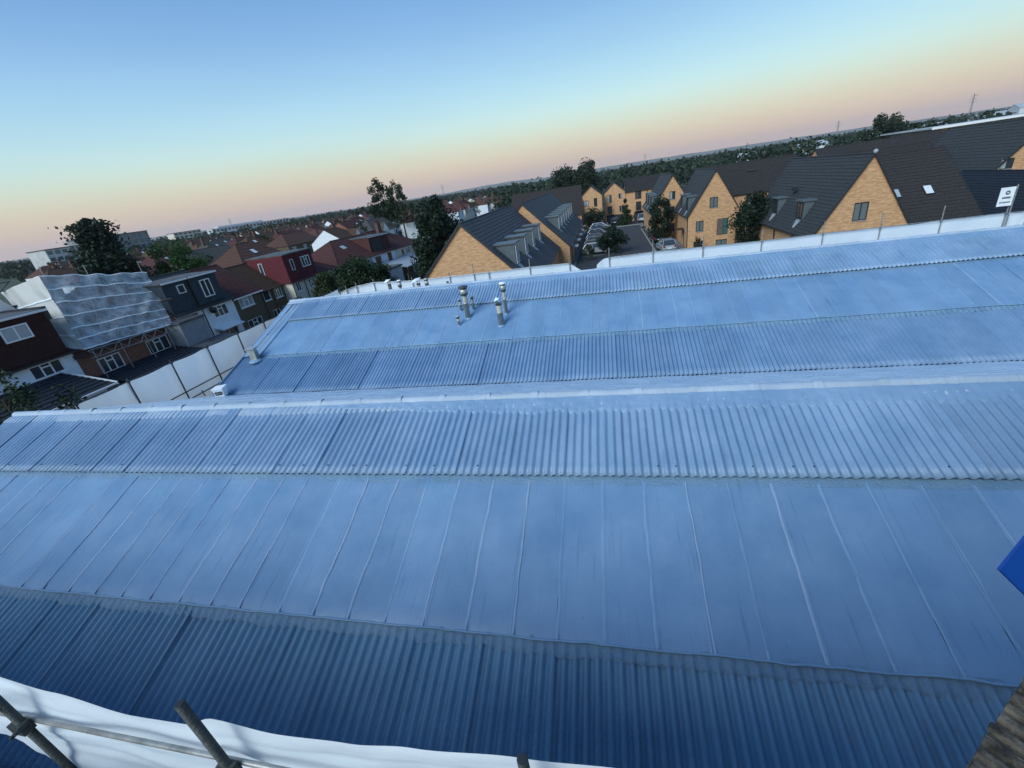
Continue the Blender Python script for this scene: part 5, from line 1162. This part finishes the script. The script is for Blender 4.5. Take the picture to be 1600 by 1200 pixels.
# ------------------------------------------------------------------ distant buildings
def slab(name, p, rz, W, D, Hh, floors, bays, wall, label, glassm='glass', band=.55, roofm='flat', plant=None, group=None):
    t = empty(name, (p[0], p[1], 0), rz, label, 'building', group)
    mb = MB(); fh_ = Hh / floors; holes = []
    for f in range(floors):
        for b in range(bays):
            bw = W / bays; holes.append((b * bw + bw * .14, (b + 1) * bw - bw * .14, f * fh_ + fh_ * (1 - band) * .6, f * fh_ + fh_ * (1 - band) * .6 + fh_ * band))
    wall_face(mb, (0, 0, 0), (1, 0, 0), (0, -1, 0), [(0, 0), (W, 0), (W, Hh), (0, Hh)], holes, .35)
    mb.quad((W, 0, 0), (W, D, 0), (W, D, Hh), (W, 0, Hh)).quad((0, D, 0), (0, 0, 0), (0, 0, Hh), (0, D, Hh)).quad((W, D, 0), (0, D, 0), (0, D, Hh), (W, D, Hh))
    ob('wall', mb, MT[wall], t)
    ob('roof', MB().box(-.2, W + .2, -.2, D + .2, Hh, Hh + .5), MT[roofm], t)
    for (a, b, c, d_) in holes: 
        if d_ > 3: ob('window', MB().quad((a, .33, c), (b, .33, c), (b, .33, d_), (a, .33, d_)), MT[glassm], t)
    if plant: ob('plant_room', MB().box(*plant), MT[wall], t)
    return t
slab('office_block', (-300, 212, 0), R(90), 38, 16, 17.2, 5, 9, 'greyr', 'dark glazed office block rising behind the big conifer', 'teal', .7)
slab('office_block', (-305, 192, 0), R(90), 19, 14, 14.2, 4, 5, 'palewall', 'lower pale office wing left of the dark glazed block', 'teal', .55)
slab('flats_block', (-420, 375, 0), R(72), 26, 14, 14.5, 5, 6, 'cream', 'cream block of flats with balcony bands on the far left skyline', 'glass', .5)
slab('flats_block', (-428, 402, 0), R(72), 26, 14, 8, 3, 6, 'palewall', 'lower pale wing beside the cream flats', 'glass', .5)
slab('long_office', (-450, 452, 0), R(62), 92, 20, 13.2, 3, 22, 'shedwall', 'long white office building on the far skyline', 'glass', .5, 'shedroof', (8, 60, 3, 14, 13.2, 15.5))
for (x, y, a, W_, D_, H_, wl, rf, lb_) in ((170, 345, -8, 30, 16, 9.5, 'shedwall', 'shedroof', 'pale industrial shed beyond the estate, right of the large tree'), (122, 262, -6, 18, 12, 9.5, 'shedwall', 'shedroof', 'small white industrial shed below the skyline on the right'),
        (205, 300, -12, 15, 12, 12.6, 'shedwall', 'shedroof', 'tall pale box-like building on the right skyline'), (265, 420, -10, 46, 20, 10.5, 'shedwall', 'shedroof', 'long pale shed on the far right skyline'),
        (93, 262, 0, 13, 10, 9.8, 'shedwall', 'shedroof', 'white shed half hidden in trees left of the large skyline tree'), (64, 250, 0, 10, 9, 9.4, 'render', 'shedroof', 'small white building among the trees beyond the long roof')):
    house('industrial_shed', (x, y, 0), R(a), W_, D_, H_ - 2, H_, 'u', wl, rf, lb_, 'shed', courses=3, simple=True, gutter=None)
# long low shop with canopy and yellow sign panel
sh = empty('retail_shed', (90, 160, 0), R(-2), 'long flat-roofed shed with white canopy edge and yellow sign panel', 'shed')
ob('wall', MB().box(2, 60, 1.5, 26, 0, 8.6), MT['greyr'], sh); ob('roof', MB().box(0, 62, 0, 28, 8.6, 9.0), MT['shedroof'], sh); ob('canopy_edge', MB().box(-.1, 62, -.25, -.01, 8.45, 9.05), MT['white'], sh)
ob('yellow_panel', MB().box(3.2, 8.6, 1.3, 1.48, 6.0, 8.4), MT['yellow'], sh)
sgn = ob('sign_board', MB().box(4.4, 7.2, 1.2, 1.29, 6.7, 8.3), MT['black'], sh)
for i in range(4): ob('letter', MB().box(4.75 + i * .55, 5.1 + i * .55, 1.15, 1.19, 7.3, 7.85), MT['yellow'], sgn)
for u in (14, 26, 38, 50): ob('canopy_post', MB().box(u, u + .3, .2, .5, 0, 8.6), MT['galv'], sh)
# pylons and masts on the skyline
def mast(x, y, h, label, w_=1.6):
    t = empty('lattice_mast', (x, y, 0), 0, label, 'mast', 'masts on the skyline'); mb = MB()
    for sx in (-1, 1):
        for sy in (-1, 1): ob('leg', MB().tube((sx * w_, sy * w_, 0), (sx * .25, sy * .25, h), .32, 5, .18), MT['galv'], t)
    for i in range(6):
        z = h * (.35 + .1 * i); r_ = w_ * (1 - z / h) + .25; ob('brace', MB().tube((-r_, -r_, z), (r_, -r_, z + h * .05), .16, 4).tube((r_, -r_, z), (-r_, -r_, z + h * .05), .16, 4), MT['galv'], t)
    for z in (.72, .82, .92): ob('crossarm', MB().tube((-h * .13, 0, h * z), (h * .13, 0, h * z), .22, 4), MT['galv'], t)
for px_, d, h, lb_ in ((-19.5, 1500, 46, 'thin mast above the blue hills, left of centre'), (4.5, 1500, 44, 'thin mast above the hills over the car park'), (22.5, 1300, 40, 'pylon on the right skyline'), (31.5, 1200, 44, 'pylon far right above the sheds'), (-43, 1400, 36, 'small mast left of the tall skyline tree')):
    x, y = polar(px_, d); mast(x, y, h, lb_)

# ------------------------------------------------------------------ haze: the air between here and the hills
hz = bpy.data.materials.new('haze'); hz.use_nodes = True; t = hz.node_tree; t.nodes.clear()
mo = t.nodes.new('ShaderNodeOutputMaterial'); pv = t.nodes.new('ShaderNodeVolumePrincipled')
pv.inputs['Color'].default_value = (.95, .91, .93, 1); pv.inputs['Density'].default_value = .00009; pv.inputs['Anisotropy'].default_value = .1
t.links.new(pv.outputs[0], mo.inputs['Volume'])
if HAZE: tag(ob('haze', MB().box(-9050, 9050, -410, 9050, -3, 190), hz), kind='stuff')
